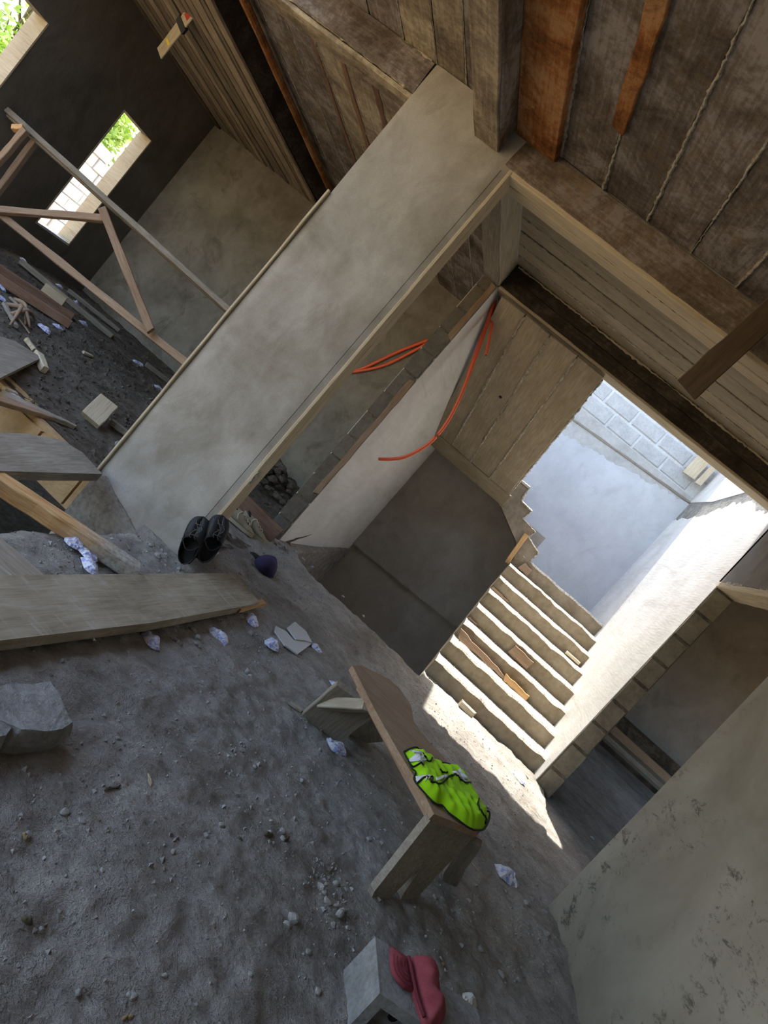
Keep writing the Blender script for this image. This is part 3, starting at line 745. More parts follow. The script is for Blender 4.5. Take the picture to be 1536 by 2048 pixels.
# ================================================================== STAIRS
stairs = tag(empty('staircase', (.87, 5.42, .05)), 'rough concrete staircase turning back on itself, sunlit treads', 'stairs')
def wavy(x0, x1, n, y, amp, seed):
    return [(x0 + (x1 - x0) * i / n, y + amp * fbm(i * 6.0 / n, seed * 3.7, seed)) for i in range(n + 1)]
TR, RI, Y0, Z0 = .264, .160, 5.42, .035
for k in range(8):
    y = Y0 + TR * k; zt = Z0 + RI * (k + 1); zb = zt - RI
    n = 34; lo, hi = [], []
    y1 = y + TR + .03 if k < 7 else 8.46
    zbb = zb - .14 if k < 7 else zt - .16
    rr = random.Random(k + 50)
    V = []; x0, x1 = .295, 1.462
    for i in range(n + 1):
        x = x0 + (x1 - x0) * i / n
        wv = .022 * fbm(i * .22, k * 3.1, 2) + rr.uniform(-.004, .004)
        wz = .018 * fbm(i * .2 + 7, k * 2.3, 5)
        base = .02 * fbm(i * .4, k * 1.7, 9)
        V += [(x, y + wv * .4 + .012 + base * .3, zbb), (x, y + wv * .4 + .010 + base * .2, zb + .01), (x, y + wv - .004, zt + wz - .022), (x, y + wv + .012, zt + wz - .004), (x, y + .1, zt + wz * .6), (x, y1, zt + .004 * N(i, k)), (x, y1, zbb + (.16 if k < 7 else 0))]
    Fc = []; fm = []
    for i in range(n):
        for q in range(7):
            q2 = (q + 1) % 7
            Fc.append((i * 7 + q, i * 7 + q2, (i + 1) * 7 + q2, (i + 1) * 7 + q)); fm.append(1 if q in (2, 3, 4) else 0)
    Fc.append(tuple(range(7))); fm.append(0); Fc.append(tuple(n * 7 + q for q in range(7))); fm.append(0)
    m = mesh_of('step', V, Fc)
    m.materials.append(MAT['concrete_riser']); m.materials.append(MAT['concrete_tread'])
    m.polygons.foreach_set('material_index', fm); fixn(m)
    mk('step', m, None, None, stairs)
# loose sand and crumbs gathered against the risers
def crumbs(name, spots, parent, mat, seed, label=None):
    rr = random.Random(seed); V = []; Fc = []
    base = [(1, 0, -.5), (-.5, .87, -.5), (-.5, -.87, -.5), (.4, .3, .9), (-.3, -.3, .7)]
    tri = [(0, 2, 1), (0, 1, 3), (1, 2, 4), (1, 4, 3), (2, 0, 4), (0, 3, 4)]
    for (x, y, z, s) in spots:
        a = rr.uniform(0, 6.28); ca, sa = math.cos(a), math.sin(a); o = len(V)
        sx, sy, sz = s * rr.uniform(.6, 1.3), s * rr.uniform(.6, 1.3), s * rr.uniform(.4, .9)
        for p in base:
            V.append((x + (p[0] * ca - p[1] * sa) * sx, y + (p[0] * sa + p[1] * ca) * sy, z + p[2] * sz + s * .2))
        Fc += [tuple(o + i for i in f) for f in tri]
    o = mk(name, mesh_of(name, V, Fc), mat, None, parent)
    return tag(o, label, None, None, 'stuff')
rr = random.Random(77); spots = []
for k in range(8):
    for _ in range(130):
        spots.append((rr.uniform(.33, 1.42), Y0 + TR * k - abs(rr.gauss(0, .028)) - .002, Z0 + RI * k, rr.uniform(.003, .012) * (1 + (k == 0) * .5)))
crumbs('step_rubble', spots, stairs, MAT['concrete_riser'], 3, 'crumbs of mortar along the foot of each riser')
# middle flight (profile seen from the front) and the returning upper flight
prof = [(-.205, 1.56), (-.205, 1.90), (-.085, 1.90), (-.075, 1.855), (-.058, 1.735), (.105, 1.72), (.085, 1.60), (.277, 1.58), (.262, 1.485), (.452, 1.43), (.44, 1.315), (.30, 1.21), (.20, 1.365)]
mid = mk('middle_flight', prism_mesh(prof, 7.26, 8.46, 'y'), MAT['concrete_riser'], None, stairs)
for a_, b_ in zip(prof[1:10], prof[2:11]): seam((a_[0], 7.258, a_[1] + .004), (b_[0], 7.258, b_[1] + .004), .009, stairs, 'concrete_tread', n=8, gap=.5, seed=int(a_[0] * 100))
mk('flight_edge', prism_mesh([(-.205, 1.885), (-.205, 1.90), (-.085, 1.90), (-.085, 1.885)], 7.25, 8.4, 'y'), MAT['concrete_tread'], None, stairs)
mk('corner_landing', box_mesh('corner', -1.24, -.205, 7.26, 8.46, 1.70, 1.90), MAT['concrete_band'], None, stairs)
# upper flight core with its own steps on top
pf = [(7.28, 1.60), (5.30, 2.745), (5.30, 3.0)]
for k in range(7):
    y = 5.46 + k * .262; z = 2.98 - k * .155
    pf += [(y, z), (y, z - .155)]
pf += [(7.28, 1.9)]
mk('upper_flight', prism_mesh(pf, -1.22, -.205, 'x'), MAT['concrete_band'], None, stairs)
up_n = Vector((0, -.58, -1)).normalized()
sb = [-1.235, -.985, -.727, -.456, -.197]
def sofz(y): return 2.735 - .58 * (y - 5.25)
for i in range(4):
    xm = (sb[i] + sb[i + 1]) / 2
    board('soffit_board', (xm, 5.26, sofz(5.26)), (xm, 7.03, sofz(7.03)), sb[i + 1] - sb[i] - .007, .018, MAT['soffit_wood'], stairs, tuple(up_n), 16, .003)
    if i > 0: seam((sb[i], 5.27, sofz(5.27) - .023), (sb[i], 7.02, sofz(7.02) - .023), 0.011, stairs, 'seam', seed=120 + i, gap=.3)
board('soffit_cross_board', (-1.24, 7.155, sofz(7.155) + .004), (-.17, 7.155, sofz(7.155) + .004), .25, .02, MAT['soffit_wood'], stairs, tuple(up_n), 10, .004)
seam((-.196, 5.3, sofz(5.3) + .004), (-.19, 7.30, sofz(7.30) + .004), .013, stairs, 'seam', seed=140, gap=.5)
board('prop_stick', (.27, 7.24, 1.13), (.225, 7.235, 1.50), .05, .03, MAT['plank_orange'], stairs, (0, -1, 0), 3)

d_ = ray(1001, 794); n_ = Vector((0, .58, 1)); t_ = ((2.735 + .58 * 5.25 - .021) - n_.z * CAMH) / n_.dot(d_); kp = Vector((0, 0, CAMH)) + d_ * t_
mk('knot_hole', tube_mesh([kp, kp + up_n * .004], .016, 10), MAT['dark'], None, stairs)
# scraps left on the stairs
def zt(k): return Z0 + RI * k     # tread level below riser k+1
def scrap(name, label, p0, p1, w, t, mat, up=(0, 0, 1), grp='wood scraps on the stairs', n=6, jit=.004, taper=0.):
    return tag(board(name, p0, p1, w, t, MAT[mat], None, up, n, jit, taper), label, 'wood scrap', grp)
scrap('wood_offcut', 'short square pale wood block standing at the foot of the first step', (.66, 5.345, zt(0) + .012), (.80, 5.33, zt(0) + .012), .055, .05, 'plank_pale')
scrap('wood_offcut', 'long split brown board leaning along the third riser', (.32, 5.895, zt(2) + .045), (.95, 5.93, zt(2) + .015), .07, .02, 'plank_brown', (0, -1, .3), n=10, jit=.01, taper=.5)
scrap('wood_offcut', 'broken reddish stick end below the long split board on the stairs', (.86, 5.90, zt(2) + .03), (1.12, 5.915, zt(2) + .02), .06, .025, 'plank_orange', (0, -1, .2), jit=.008)
scrap('wood_offcut', 'flat worn board piece set into the fourth riser', (.78, 6.198, zt(3) + .07), (1.0, 6.20, zt(3) + .06), .10, .018, 'plank_brown', (0, -1, 0))
scrap('wood_offcut', 'thin lath lying along the foot of the sixth riser', (.305, 6.725, zt(5) + .02), (.52, 6.735, zt(5) + .012), .03, .014, 'plank_brown', (0, -1, .3), taper=.4)
scrap('wood_offcut', 'small plank piece by the white wall on the fifth tread', (1.24, 6.68, zt(5) + .016), (1.40, 6.70, zt(5) + .016), .05, .03, 'plank_pale')
scrap('wood_offcut', 'small square board leaning on the topmost riser', (.40, 7.245, zt(7) + .06), (.52, 7.25, zt(7) + .05), .09, .018, 'plank_brown', (0, -1, .15))
scrap('wood_offcut', 'thin brown lath near the foot of the fourth step', (.31, 6.18, zt(3) + .012), (.40, 6.185, zt(3) + .012), .02, .012, 'plank_brown', taper=.3)

# ================================================================== ORANGE CONDUITS
def conduit(name, label, pts, r=.0145):
    P = spline(pts, 8)
    o = tag(empty(name, P[-1]), label, 'conduit', 'orange conduits')
    pipe = mk('pipe', tube_mesh(P, r, 10), MAT['conduit'], None, o)
    d = (P[-1] - P[-2]).normalized()
    mk('open_end', tube_mesh([P[-1], P[-1] + d * .004], r * .7, 10), MAT['dark'], None, pipe)
    return o
conduit('orange_conduit', 'long orange conduit curving down in front of the pale stair wall', [aty(993, 586, 5.47), aty(982, 625, 5.48), aty(966, 672, 5.5), aty(945, 730, 5.5), aty(920, 795, 5.5), aty(892, 848, 5.5), aty(858, 887, 5.5), aty(815, 912, 5.5), aty(785, 918, 5.5), aty(758, 918, 5.5)])
conduit('orange_conduit', 'short orange conduit end beside the long one under the stair soffit', [aty(994, 590, 5.49), aty(988, 620, 5.5), aty(983, 655, 5.5), aty(972, 710, 5.5)], .012)
conduit('orange_conduit', 'orange conduit stub hugging the long one at the beam', [aty(991, 590, 5.52), aty(975, 640, 5.52), aty(955, 692, 5.52), aty(935, 752, 5.515)], .010)
conduit('orange_conduit', 'upper of the two orange conduits in the dim side doorway', [aty(860, 679, 7.04), aty(800, 702, 7.04), aty(745, 728, 7.04), aty(712, 741, 7.04), aty(670, 742, 7.04)], .017)
conduit('orange_conduit', 'lower of the two orange conduits in the dim side doorway', [aty(862, 682, 7.04), aty(820, 706, 7.04), aty(770, 730, 7.04), aty(720, 742, 7.04), aty(675, 746, 7.04)], .016)
mk_ = tag(mk('mortar_lump', rock_mesh(8, .03, .02, .035, 9, 2, .2), MAT['seam'], Matrix.Translation(aty(1003, 597, 5.46))), 'crumbly mortar lump where the conduits leave the beam', 'mortar')

# ================================================================== BENCH, VEST, BLOCK, CAP
E_ = Vector((.478, 2.325)); D_ = Vector((.695, 2.60)); A_ = Vector((-.085, 2.975)); B_ = Vector((.055, 3.175))
BZ = .36
bench = tag(empty('wooden_bench', (.3, 2.75, 0)), 'low rough plank bench with a lime vest thrown over it', 'bench')
seat_out = [atz(705, 1331, BZ), atz(725, 1331, BZ), atz(778, 1358, BZ), atz(800, 1378, BZ), atz(822, 1410, BZ), atz(828, 1445, BZ), atz(850, 1475, BZ), atz(889, 1515, BZ), atz(930, 1590, BZ), atz(972, 1650, BZ), atz(960, 1664, BZ), atz(868, 1628, BZ), atz(845, 1580, BZ), atz(800, 1508, BZ), atz(750, 1420, BZ)]
mk('seat', prism_mesh([(p.x, p.y) for p in seat_out], BZ - .028, BZ, 'z'), MAT['plank_brown'], Matrix.Identity(4), bench)
# near leg: wide board with a V cut between two feet
ax = (D_ - E_).normalized(); w = (D_ - E_).length
lo = Vector((E_.x, E_.y, 0)) + Vector((ax.x, ax.y, 0)) * .0
nrm = Vector((ax.y, -ax.x, 0))
def legP(s, z, lean=.03): 
    p = Vector((E_.x, E_.y, 0)) + Vector((ax.x, ax.y, 0)) * s + nrm * (lean * (1 - z / BZ)); p.z = z; return p
def leg_mesh(out, d):
    F_ = [legP(s, z) for s, z in out]; B2 = [p - nrm * d for p in F_]; n = len(out)
    m = mesh_of('leg', F_ + B2, [tuple(range(n)), tuple(range(2 * n - 1, n - 1, -1))] + [(i, (i + 1) % n, n + (i + 1) % n, n + i) for i in range(n)])
    bm = bmesh.new(); bm.from_mesh(m); bmesh.ops.triangulate(bm, faces=[f for f in bm.faces if len(f.verts) > 4]); bmesh.ops.recalc_face_normals(bm, faces=bm.faces); bm.to_mesh(m); bm.free(); return m
mk('leg', leg_mesh([(.0, .335), (.0, .02), (.02, -.02), (.09, -.02), (.12, .0), (.15, .125), (.163, .135), (.175, .03), (.195, -.02), (.255, -.02), (.285, .01), (.30, .12), (.345, .335)], .03), MAT['plank_grey'], None, bench)
board('leg_splint', (.80, 2.86, .02), (.70, 2.63, .30), .07, .03, MAT['plank_grey'], bench, (0, -1, .2), 5, .006)
# far leg: two crossed boards
fd = (B_ - A_).normalized(); fdv = Vector((fd.x, fd.y, 0))
f0 = Vector((A_.x, A_.y, 0)) + (Vector((E_.x, E_.y, 0)) - Vector((A_.x, A_.y, 0))).normalized() * .10
def P3(p, z): return Vector((p[0], p[1], z))
board('leg', atz(640, 1455, -.01), P3(f0 + fdv * .06, BZ - .07), .24, .03, MAT['plank_grey'], bench, (.35, -1, 0), 5, .006)
board('leg', atz(730, 1475, -.01), P3(f0 + fdv * .10, BZ - .07), .20, .03, MAT['plank_grey'], bench, (.35, -1, 0), 5, .006)
board('brace', atz(640, 1418, .10), P3(f0 + fdv * .02 + Vector((.10, -.10, 0)), BZ - .055), .055, .05, MAT['plank_tan'], bench, (0, 0, 1), 5, .005)
board('seat_rail', P3(f0 + Vector((.02, .0, 0)), BZ - .05), P3(Vector((E_.x, E_.y, 0)) + Vector((.02, .03, 0)), BZ - .05), .025, .03, MAT['plank_brown'], bench, (0, 0, 1), 6, .004)

def v1(a, b, z=BZ + .012): return atz(a / 3.657 + 600, b / 3.657 + 1280, z)
vout = [(765, 812), (800, 792), (855, 778), (895, 815), (935, 850), (962, 850), (968, 872), (1010, 888), (1080, 895), (1120, 915), (1165, 955), (1215, 1010), (1250, 1065), (1272, 1110), (1290, 1150), (1318, 1205), (1345, 1242), (1385, 1246), (1394, 1275), (1386, 1320), (1355, 1375), (1320, 1384), (1270, 1380), (1215, 1350), (1150, 1300), (1090, 1255), (1045, 1203), (1005, 1196), (960, 1160), (905, 1100), (870, 1060), (838, 1010), (852, 962), (825, 935), (805, 890), (785, 855)]
vpoly = [(v1(*p).x, v1(*p).y) for p in vout]
def vtop(x, y, d):
    s = min(1, d / .045)
    u = (x - .45) * .62 + (y - 2.6) * -.78; w_ = (x - .45) * .78 + (y - 2.6) * .62
    return BZ + .006 + .030 * s * s * (3 - 2 * s) + s * (.012 * N(u * 9, w_ * 34, 2) + .010 * abs(N(u * 16 + 4, w_ * 18, 7)) + .007 * N(x * 40, y * 40, 3))
vest = tag(empty('safety_vest', (vpoly[20][0], vpoly[20][1], BZ)), 'crumpled lime hi-vis vest lying on the wooden bench', 'vest')
mk('cloth', pillow_mesh(vpoly, .010, vtop, lambda x, y: BZ + .002), MAT['vest'], None, vest)
def on_vest(q, dz=.003):
    p = v1(*q); d = edist((p.x, p.y), vpoly)
    z = vtop(p.x, p.y, d if inside((p.x, p.y), vpoly) else 0)
    for _ in range(2):
        p = v1(q[0], q[1], z); d = edist((p.x, p.y), vpoly) if inside((p.x, p.y), vpoly) else 0; z = vtop(p.x, p.y, d)
    return Vector((p.x, p.y, z + dz))
def line_on(L, n=4):
    out = []
    for a, b in zip(L[:-1], L[1:]):
        for k in range(n): out.append(on_vest((a[0] + (b[0] - a[0]) * k / n, a[1] + (b[1] - a[1]) * k / n)))
    out.append(on_vest(L[-1])); return out
edge = [Vector((p[0], p[1], BZ + .008)) for p in vpoly]
mk('piping', tube_mesh(spline(edge + [edge[0]], 3), .0033, 6), MAT['black_trim'], None, vest)
for L in ([(848, 1035), (905, 1046), (968, 1045), (985, 1062), (1040, 1048), (1075, 1015), (1115, 985), (1160, 1008), (1200, 1042), (1245, 1062)],
          [(1250, 1065), (1285, 1160), (1310, 1240), (1350, 1290), (1362, 1318), (1352, 1345)], [(790, 868), (830, 925), (868, 950)], [(880, 800), (905, 845), (940, 890), (955, 885), (948, 850)], [(1030, 945), (1038, 972), (1065, 980)]):
    mk('piping', tube_mesh(line_on(L), .0035, 6), MAT['black_trim'], None, vest)
def patch(quad, nu=8, nv=4):
    a, b, c, d = quad
    def q(u, v):
        return on_vest(((a[0] * (1 - u) + b[0] * u) * (1 - v) + (d[0] * (1 - u) + c[0] * u) * v, (a[1] * (1 - u) + b[1] * u) * (1 - v) + (d[1] * (1 - u) + c[1] * u) * v), .004)
    V, Fc = grid_mesh(nu, nv, lambda u, v: tuple(q(u, v)))
    m = mesh_of('tape', V, Fc, True); return m
for qd in ([(838, 1004), (922, 994), (930, 1030), (850, 1036)], [(1110, 965), (1160, 955), (1245, 1055), (1200, 1036)], [(985, 1015), (1055, 995), (1062, 1015), (995, 1035)], [(792, 812), (825, 812), (912, 890), (885, 905)], [(795, 868), (812, 872), (872, 942), (858, 944)]):
    o = mk('reflective_tape', patch(qd), MAT['silver'], None, vest)
    sm = o.modifiers.new('thick', 'SOLIDIFY'); sm.thickness = .0015

# hollow concrete block with maroon cap
u_ = Vector((.95, .312, 0)); v_ = Vector((.312, -.95, 0)).normalized()
bo = Vector((.498, 1.907, -.015))
hb = tag(empty('hollow_block', bo), 'grey hollow concrete block holding a maroon cap', 'block')
Wb = Matrix.Identity(4)
for i in range(3):
    Wb[i][0], Wb[i][1], Wb[i][2], Wb[i][3] = u_[i], -v_[i], (0, 0, 1)[i], bo[i]
def blockmesh():
    L, D, Hh = .40, .185, .15; tk = .032
    return boxes_mesh('hollow', [(0, L, -D, 0, 0, tk), (0, L, -D, 0, Hh - tk, Hh), (0, tk, -D, 0, tk, Hh - tk), (L - tk, L, -D, 0, tk, Hh - tk), (L / 2 - .014, L / 2 + .014, -D, 0, tk, Hh - tk), (tk, L - tk, -.12, -.09, tk, Hh - tk)])
hsh = mk('shell', blockmesh(), MAT['chunk'], Wb, hb)
for (hx, hz) in ((.075, .10), (.125, .07)):
    mk('dark_hole', tube_mesh([Wb @ Vector((hx, -.1215, hz)), Wb @ Vector((hx, -.115, hz))], .016, 10), MAT['dark'], None, hsh)

def c1(a, b, z): return atz(a / 4.8 + 660, b / 4.8 + 1840, z)
CZ = bo.z + .15
capo = tag(empty('baseball_cap', c1(800, 600, CZ)), 'dusty maroon baseball cap lying on the hollow block', 'cap')
brim = [(585, 240), (640, 275), (750, 350), (772, 430), (795, 520), (822, 690), (760, 675), (700, 640), (650, 585), (608, 525), (585, 460), (578, 380), (580, 300)]
bp_ = [(c1(a, b, CZ + .01).x, c1(a, b, CZ + .01).y) for a, b in brim]
brm = mk('brim', pillow_mesh(bp_, .010, lambda x, y, d: CZ + .010 + .012 * min(1, d / .03), lambda x, y: CZ + .004), MAT['cap'], None, capo)
crown = [(752, 352), (800, 350), (860, 352), (905, 395), (950, 460), (1000, 530), (1030, 600), (1040, 700), (1048, 780), (1085, 870), (1100, 940), (1080, 1010), (940, 1030), (905, 930), (860, 800), (830, 700), (800, 560), (775, 440)]
cp_ = [(c1(a, b, CZ + .02).x, c1(a, b, CZ + .02).y) for a, b in crown]
def ctop(x, y, d):
    s = min(1, d / .05)
    return CZ + .012 + .055 * math.sqrt(s) + s * (.030 * N(x * 14, y * 26, 3) + .028 * abs(N(x * 26, y * 14, 6)))
crw = mk('crown', pillow_mesh(cp_, .010, ctop, lambda x, y: CZ + .001), MAT['cap'], None, capo)
for k in (.18, .34, .50, .66):
    inner = brim[5:13]; cx, cy = 775, 430
    L = [c1(a + (cx - a) * k, b + (cy - b) * k, CZ + .0235) for a, b in inner]
    mk('stitching', tube_mesh(spline(L, 3), .0012, 5), MAT['cap_seam'], None, brm)
mk('sweat_band', tube_mesh(spline([c1(a, b, CZ + .028) for a, b in [(755, 352), (775, 440), (800, 560), (830, 700), (860, 800), (905, 930)]], 4), .005, 6), MAT['cap_seam'], None, crw)

# ================================================================== FOOTWEAR
def clog_mesh(L=.27, W_=.10, H=.095):
    ns, nt = 26, 22; V = []; Fc = []
    for i in range(ns + 1):
        s = i / ns
        w = W_ * .5 * (max(0, 1 - (2 * s - 1) ** 4)) ** .5 * (.80 + .28 * s)
        w = max(w, .004)
        hh = H * (.72 + .28 * math.sin(min(1, s / .62) * math.pi / 2)) * (1 - .55 * max(0, (s - .62) / .38) ** 1.6)
        op = 0.0 if s > .54 else (1 - (s / .54) ** 3) ** .5 * .80       # opening half-angle share
        for j in range(nt + 1):
            q = j / nt                                                   # from one rim, round below, to the other rim
            a0 = math.pi / 2 + op * math.pi * .5; a1 = math.pi / 2 - op * math.pi * .5 + 2 * math.pi
            an = a0 + (a1 - a0) * q
            c, sn = math.cos(an), math.sin(an)
            e = .62
            y = w * math.copysign(abs(c) ** e, c); zz = hh * .5 * (1 + math.copysign(abs(sn) ** e, sn))
            V.append((s * L, y, zz))
    for i in range(ns):
        for j in range(nt):
            Fc.append((i * (nt + 1) + j, i * (nt + 1) + j + 1, (i + 1) * (nt + 1) + j + 1, (i + 1) * (nt + 1) + j))
    return mesh_of('clog', V, Fc, True)
def axesM(o, X, Zup):
    X = Vector(X).normalized(); Y = Vector(Zup).cross(X).normalized(); Z = X.cross(Y)
    W = Matrix.Identity(4)
    for i in range(3): W[i][0], W[i][1], W[i][2], W[i][3] = X[i], Y[i], Z[i], o[i]
    return W
cm = clog_mesh(.275, .118, .10)
for (px, py, dx, lab) in ((367, 1128, 0, 'black rubber clog stood on its heel against the pier foot'), (399, 1122, 1, 'black rubber clog half hidden behind its mate by the pier')):
    base = atz(px, py, .012) + Vector((0, .02, 0)); base.y = 3.34 + .02 * dx if dx == 0 else 3.40
    base = aty(px, py, 3.33 if dx == 0 else 3.37); base.z = max(.006, base.z)
    W = axesM(base, (-.34 + .03 * dx, .13, .92), (.25 + .45 * dx, -.95, .25))
    root = tag(empty('rubber_clog', base), lab, 'shoe', 'pair of rubber clogs')
    o = mk('shell', cm, MAT['rubber'], W, root)
    sm = o.modifiers.new('thick', 'SOLIDIFY'); sm.thickness = .007; sm.offset = -1
    mk('footbed', box_mesh('bed', .01, .19, -.032, .032, .012, .018), MAT['rubber'], W, root)
    for k in range(4):   # raised ribs of the vamp
        L = [W @ Vector((.145 + .10 * q / 8, -.036 + .024 * k + .012 * math.sin(q), .1035 - .012 * ((k - 1.5) / 1.5) ** 2 - .034 * (q / 8) ** 2)) for q in range(9)]
        mk('rib', tube_mesh(L, .0022, 5), MAT['rubber_line'], None, o)
    for k in range(3):
        L = [W @ Vector((.165 + .03 * k, -.040 + .080 * q / 8, .104 - .022 * ((q - 4) / 4) ** 2 - .009 * k)) for q in range(9)]
        mk('rib', tube_mesh(L, .0022, 5), MAT['rubber_line'], None, o)
    mk('heel_strap', tube_mesh([W @ Vector((.13 - .05 * math.sin(math.pi * q / 10), -.052 + .104 * q / 10, .078 + .012 * math.sin(math.pi * q / 10))) for q in range(11)], .004, 6), MAT['rubber'], None, root)
def shoe_mesh(L=.27, W_=.095):
    ns, nt = 20, 14; V = []; Fc = []
    for i in range(ns + 1):
        s = i / ns
        w = W_ * .5 * (max(.02, 1 - (2 * s - 1) ** 4)) ** .5 * (.82 + .25 * s)
        hh = .105 - .052 * sstep(.35, .8, s) - .018 * sstep(.8, 1, s)
        for j in range(nt):
            an = 2 * math.pi * j / nt; c, sn = math.cos(an), math.sin(an)
            V.append((s * L, w * math.copysign(abs(c) ** .7, c) * (1 - .25 * max(0, sn)), .016 + (hh - .016) * .5 * (1 + math.copysign(abs(sn) ** .7, sn))))
    for i in range(ns):
        for j in range(nt):
            j2 = (j + 1) % nt; Fc.append((i * nt + j, i * nt + j2, (i + 1) * nt + j2, (i + 1) * nt + j))
    Fc.append(tuple(range(nt))); Fc.append(tuple(ns * nt + j for j in range(nt)))
    return fixn(mesh_of('upper', V, Fc, True))
def sole_mesh(L=.285, W_=.104):
    n = 24; P = []
    for k in range(n):
        a = 2 * math.pi * k / n; c, s = math.cos(a), math.sin(a)
        P.append((L / 2 - .007 + L / 2 * math.copysign(abs(c) ** .75, c), W_ / 2 * math.copysign(abs(s) ** .75, s) * (.9 + .12 * c)))
    return prism_mesh(P, 0, .024, 'z')
shm, som = shoe_mesh(), sole_mesh()
for k, (px, py, lab) in enumerate(((452, 1040, 'dusty olive work shoe with its sole side towards the hall'), (482, 1034, 'dusty olive work shoe next to the red threshold board'))):
    p = Vector((-1.62 + .075 * k, 4.68 + .125 * k, .035))
    W = axesM(p, (.97, .25, 0), (0, 0, 1))
    root = tag(empty('work_shoe', p), lab, 'shoe', 'pair of work shoes')
    upr = mk('upper', shm, MAT['shoe'], W, root); mk('sole', som, MAT['shoe_sole'], W, root)
    mk('opening', tube_mesh([W @ Vector((.045, 0, .098)), W @ Vector((.05, 0, .107))], .032, 14), MAT['dark'], None, upr)
    Lc = []
    for q in range(9):
        Lc.append(W @ Vector((.10 + .013 * q, .024 * (1 if q % 2 else -1), .106 - .0045 * q - (.004 if q > 3 else 0))))
    lc = mk('laces', tube_mesh(spline(Lc, 3), .0032, 6), MAT['lace'], None, root)
    mk('lace_end', tube_mesh(spline([W @ Vector(v) for v in ((.10, -.02, .105), (.09, -.055, .085), (.11, -.065, .05))], 4), .003, 6), MAT['lace'], None, lc)

# ================================================================== PLANKS AND TIMBERS ON THE FLOOR
def flat_poly(name, label, cat, pts, z0, t, mat, group=None, wob=0.0):
    """a real board traced in plan: pixels on its top plane, with thickness t; local X along its first edge"""
    P = [atz(a, b, z0 + t) for a, b in pts]
    X = (P[1] - P[0]).normalized(); o = P[0].copy(); o.z = z0
    W = frame(o, o + Vector((X.x, X.y, 0)))
    Wi = W.inverted(); Q = [Wi @ p for p in P]
    n = len(Q)
    m = prism_mesh([(q.x, q.y) for q in Q], 0, t, 'z')
    return tag(mk(name, m, MAT[mat], W), label, cat, group)
# broad plank: long, thick, from beyond the left edge to the hall floor
p0 = (Vector(atz(-260, 1155, .075)) + Vector(atz(-260, 1310, .075))) / 2
p1 = (Vector(atz(472, 1147, .075)) + Vector(atz(519, 1207, .075))) / 2
bp0 = Vector((-.985, 1.15, .035)); bp1 = Vector((-.88, 3.70, .035))
bp0 = Vector((-1.02, 1.35, .03))
flat_poly('broad_plank', 'broad dusty tan plank lying across the foreground at left', 'plank', [(-220, 1152), (472, 1146), (519, 1204), (500, 1210), (300, 1246), (0, 1281), (-220, 1312)], .028, .045, 'plank_scraped')
tag(board('bare_edge', atz(470, 1222, .03), atz(521, 1209, .03), .04, .03, MAT['plank_orange'], None, (0, 0, 1), 3, .004), 'splintered orange end of the broad tan plank', 'wood scrap')
flat_poly('grey_plank', 'short grey plank end poking out above the broad tan plank', 'plank', [(-40, 1040), (88, 1149), (60, 1160), (-40, 1165)], .012, .035, 'plank_grey')
# squared timber bridging the trench
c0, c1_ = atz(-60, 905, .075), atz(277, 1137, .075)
tim = tag(board('squared_timber', (c0 + Vector((0, 0, -.075))), c1_ + Vector((0, 0, -.055)), .088, .07, MAT['timber_lit_splash'], None, (0, 0, 1), 10, .004, cham=.006), 'long squared orange timber bridging the trench', 'timber')
pl_ = flat_poly('warped_plank', 'weathered grey warped plank resting at the foot of the pier', 'plank', [(-120, 858), (60, 868), (125, 880), (165, 905), (205, 948), (100, 945), (-120, 938)], .03, .05, 'plank_grey')
tag(board('threshold_board', aty(474, 996, 5.02), aty(553, 1074, 5.02), .15, .028, MAT['plank_red'], None, (0, -1, .35), 6, .003), 'red-brown board on edge across the side doorway', 'board')
# planks in the back room
def bq(a, b): 
    p = atz(a, b, .2)
    for _ in range(4): p = atz(a, b, rear_h(p.x, p.y))
    return p
def rear_board(name, label, a, b, w, t, mat, up=(0, 0, 1), lift=.0, cat='plank', grp='timber scraps in the back room', taper=0., n=8):
    p, q = bq(*a), bq(*b); p.z += lift; q.z += lift
    return tag(board(name, p, q, w, t, MAT[mat], None, up, n, .004, taper), label, cat, grp)
rear_board('long_plank', 'longest pale plank lying beside the back room wall', (38, 525), (222, 676), .13, .04, 'plank_grey')
rear_board('long_plank', 'narrow pale plank between the longest plank and the wall', (135, 584), (236, 664), .07, .04, 'plank_grey')
rear_board('squared_timber', 'red-brown squared timber under a small wood block, rear one', (-20, 535), (142, 641), .07, .07, 'plank_red', cat='timber')
rear_board('squared_timber', 'red-brown squared timber under a small wood block, front one', (-20, 556), (136, 656), .07, .07, 'plank_red', cat='timber')
p = bq(92, 606); tag(board('wood_block', p + Vector((-.06, -.05, .07)), p + Vector((.10, .05, .075)), .15, .08, MAT['plank_pale'], None, (0, 0, 1), 2, .004), 'small pale wood block lying across two red-brown timbers', 'wood block')
rear_board('long_plank', 'plank running into the far corner behind the pier', (290, 732), (365, 788), .10, .04, 'plank_grey')
rear_board('wood_scrap', 'dark stick beside the pier in the back room', (300, 818), (330, 812), .05, .03, 'board_dark', cat='wood scrap')
flat_poly('sheet_board', 'grey board sheet at the left edge of the back room', 'board', [(-90, 640), (0, 672), (30, 682), (84, 715), (0, 756), (-90, 790)], .06, .03, 'plank_grey')
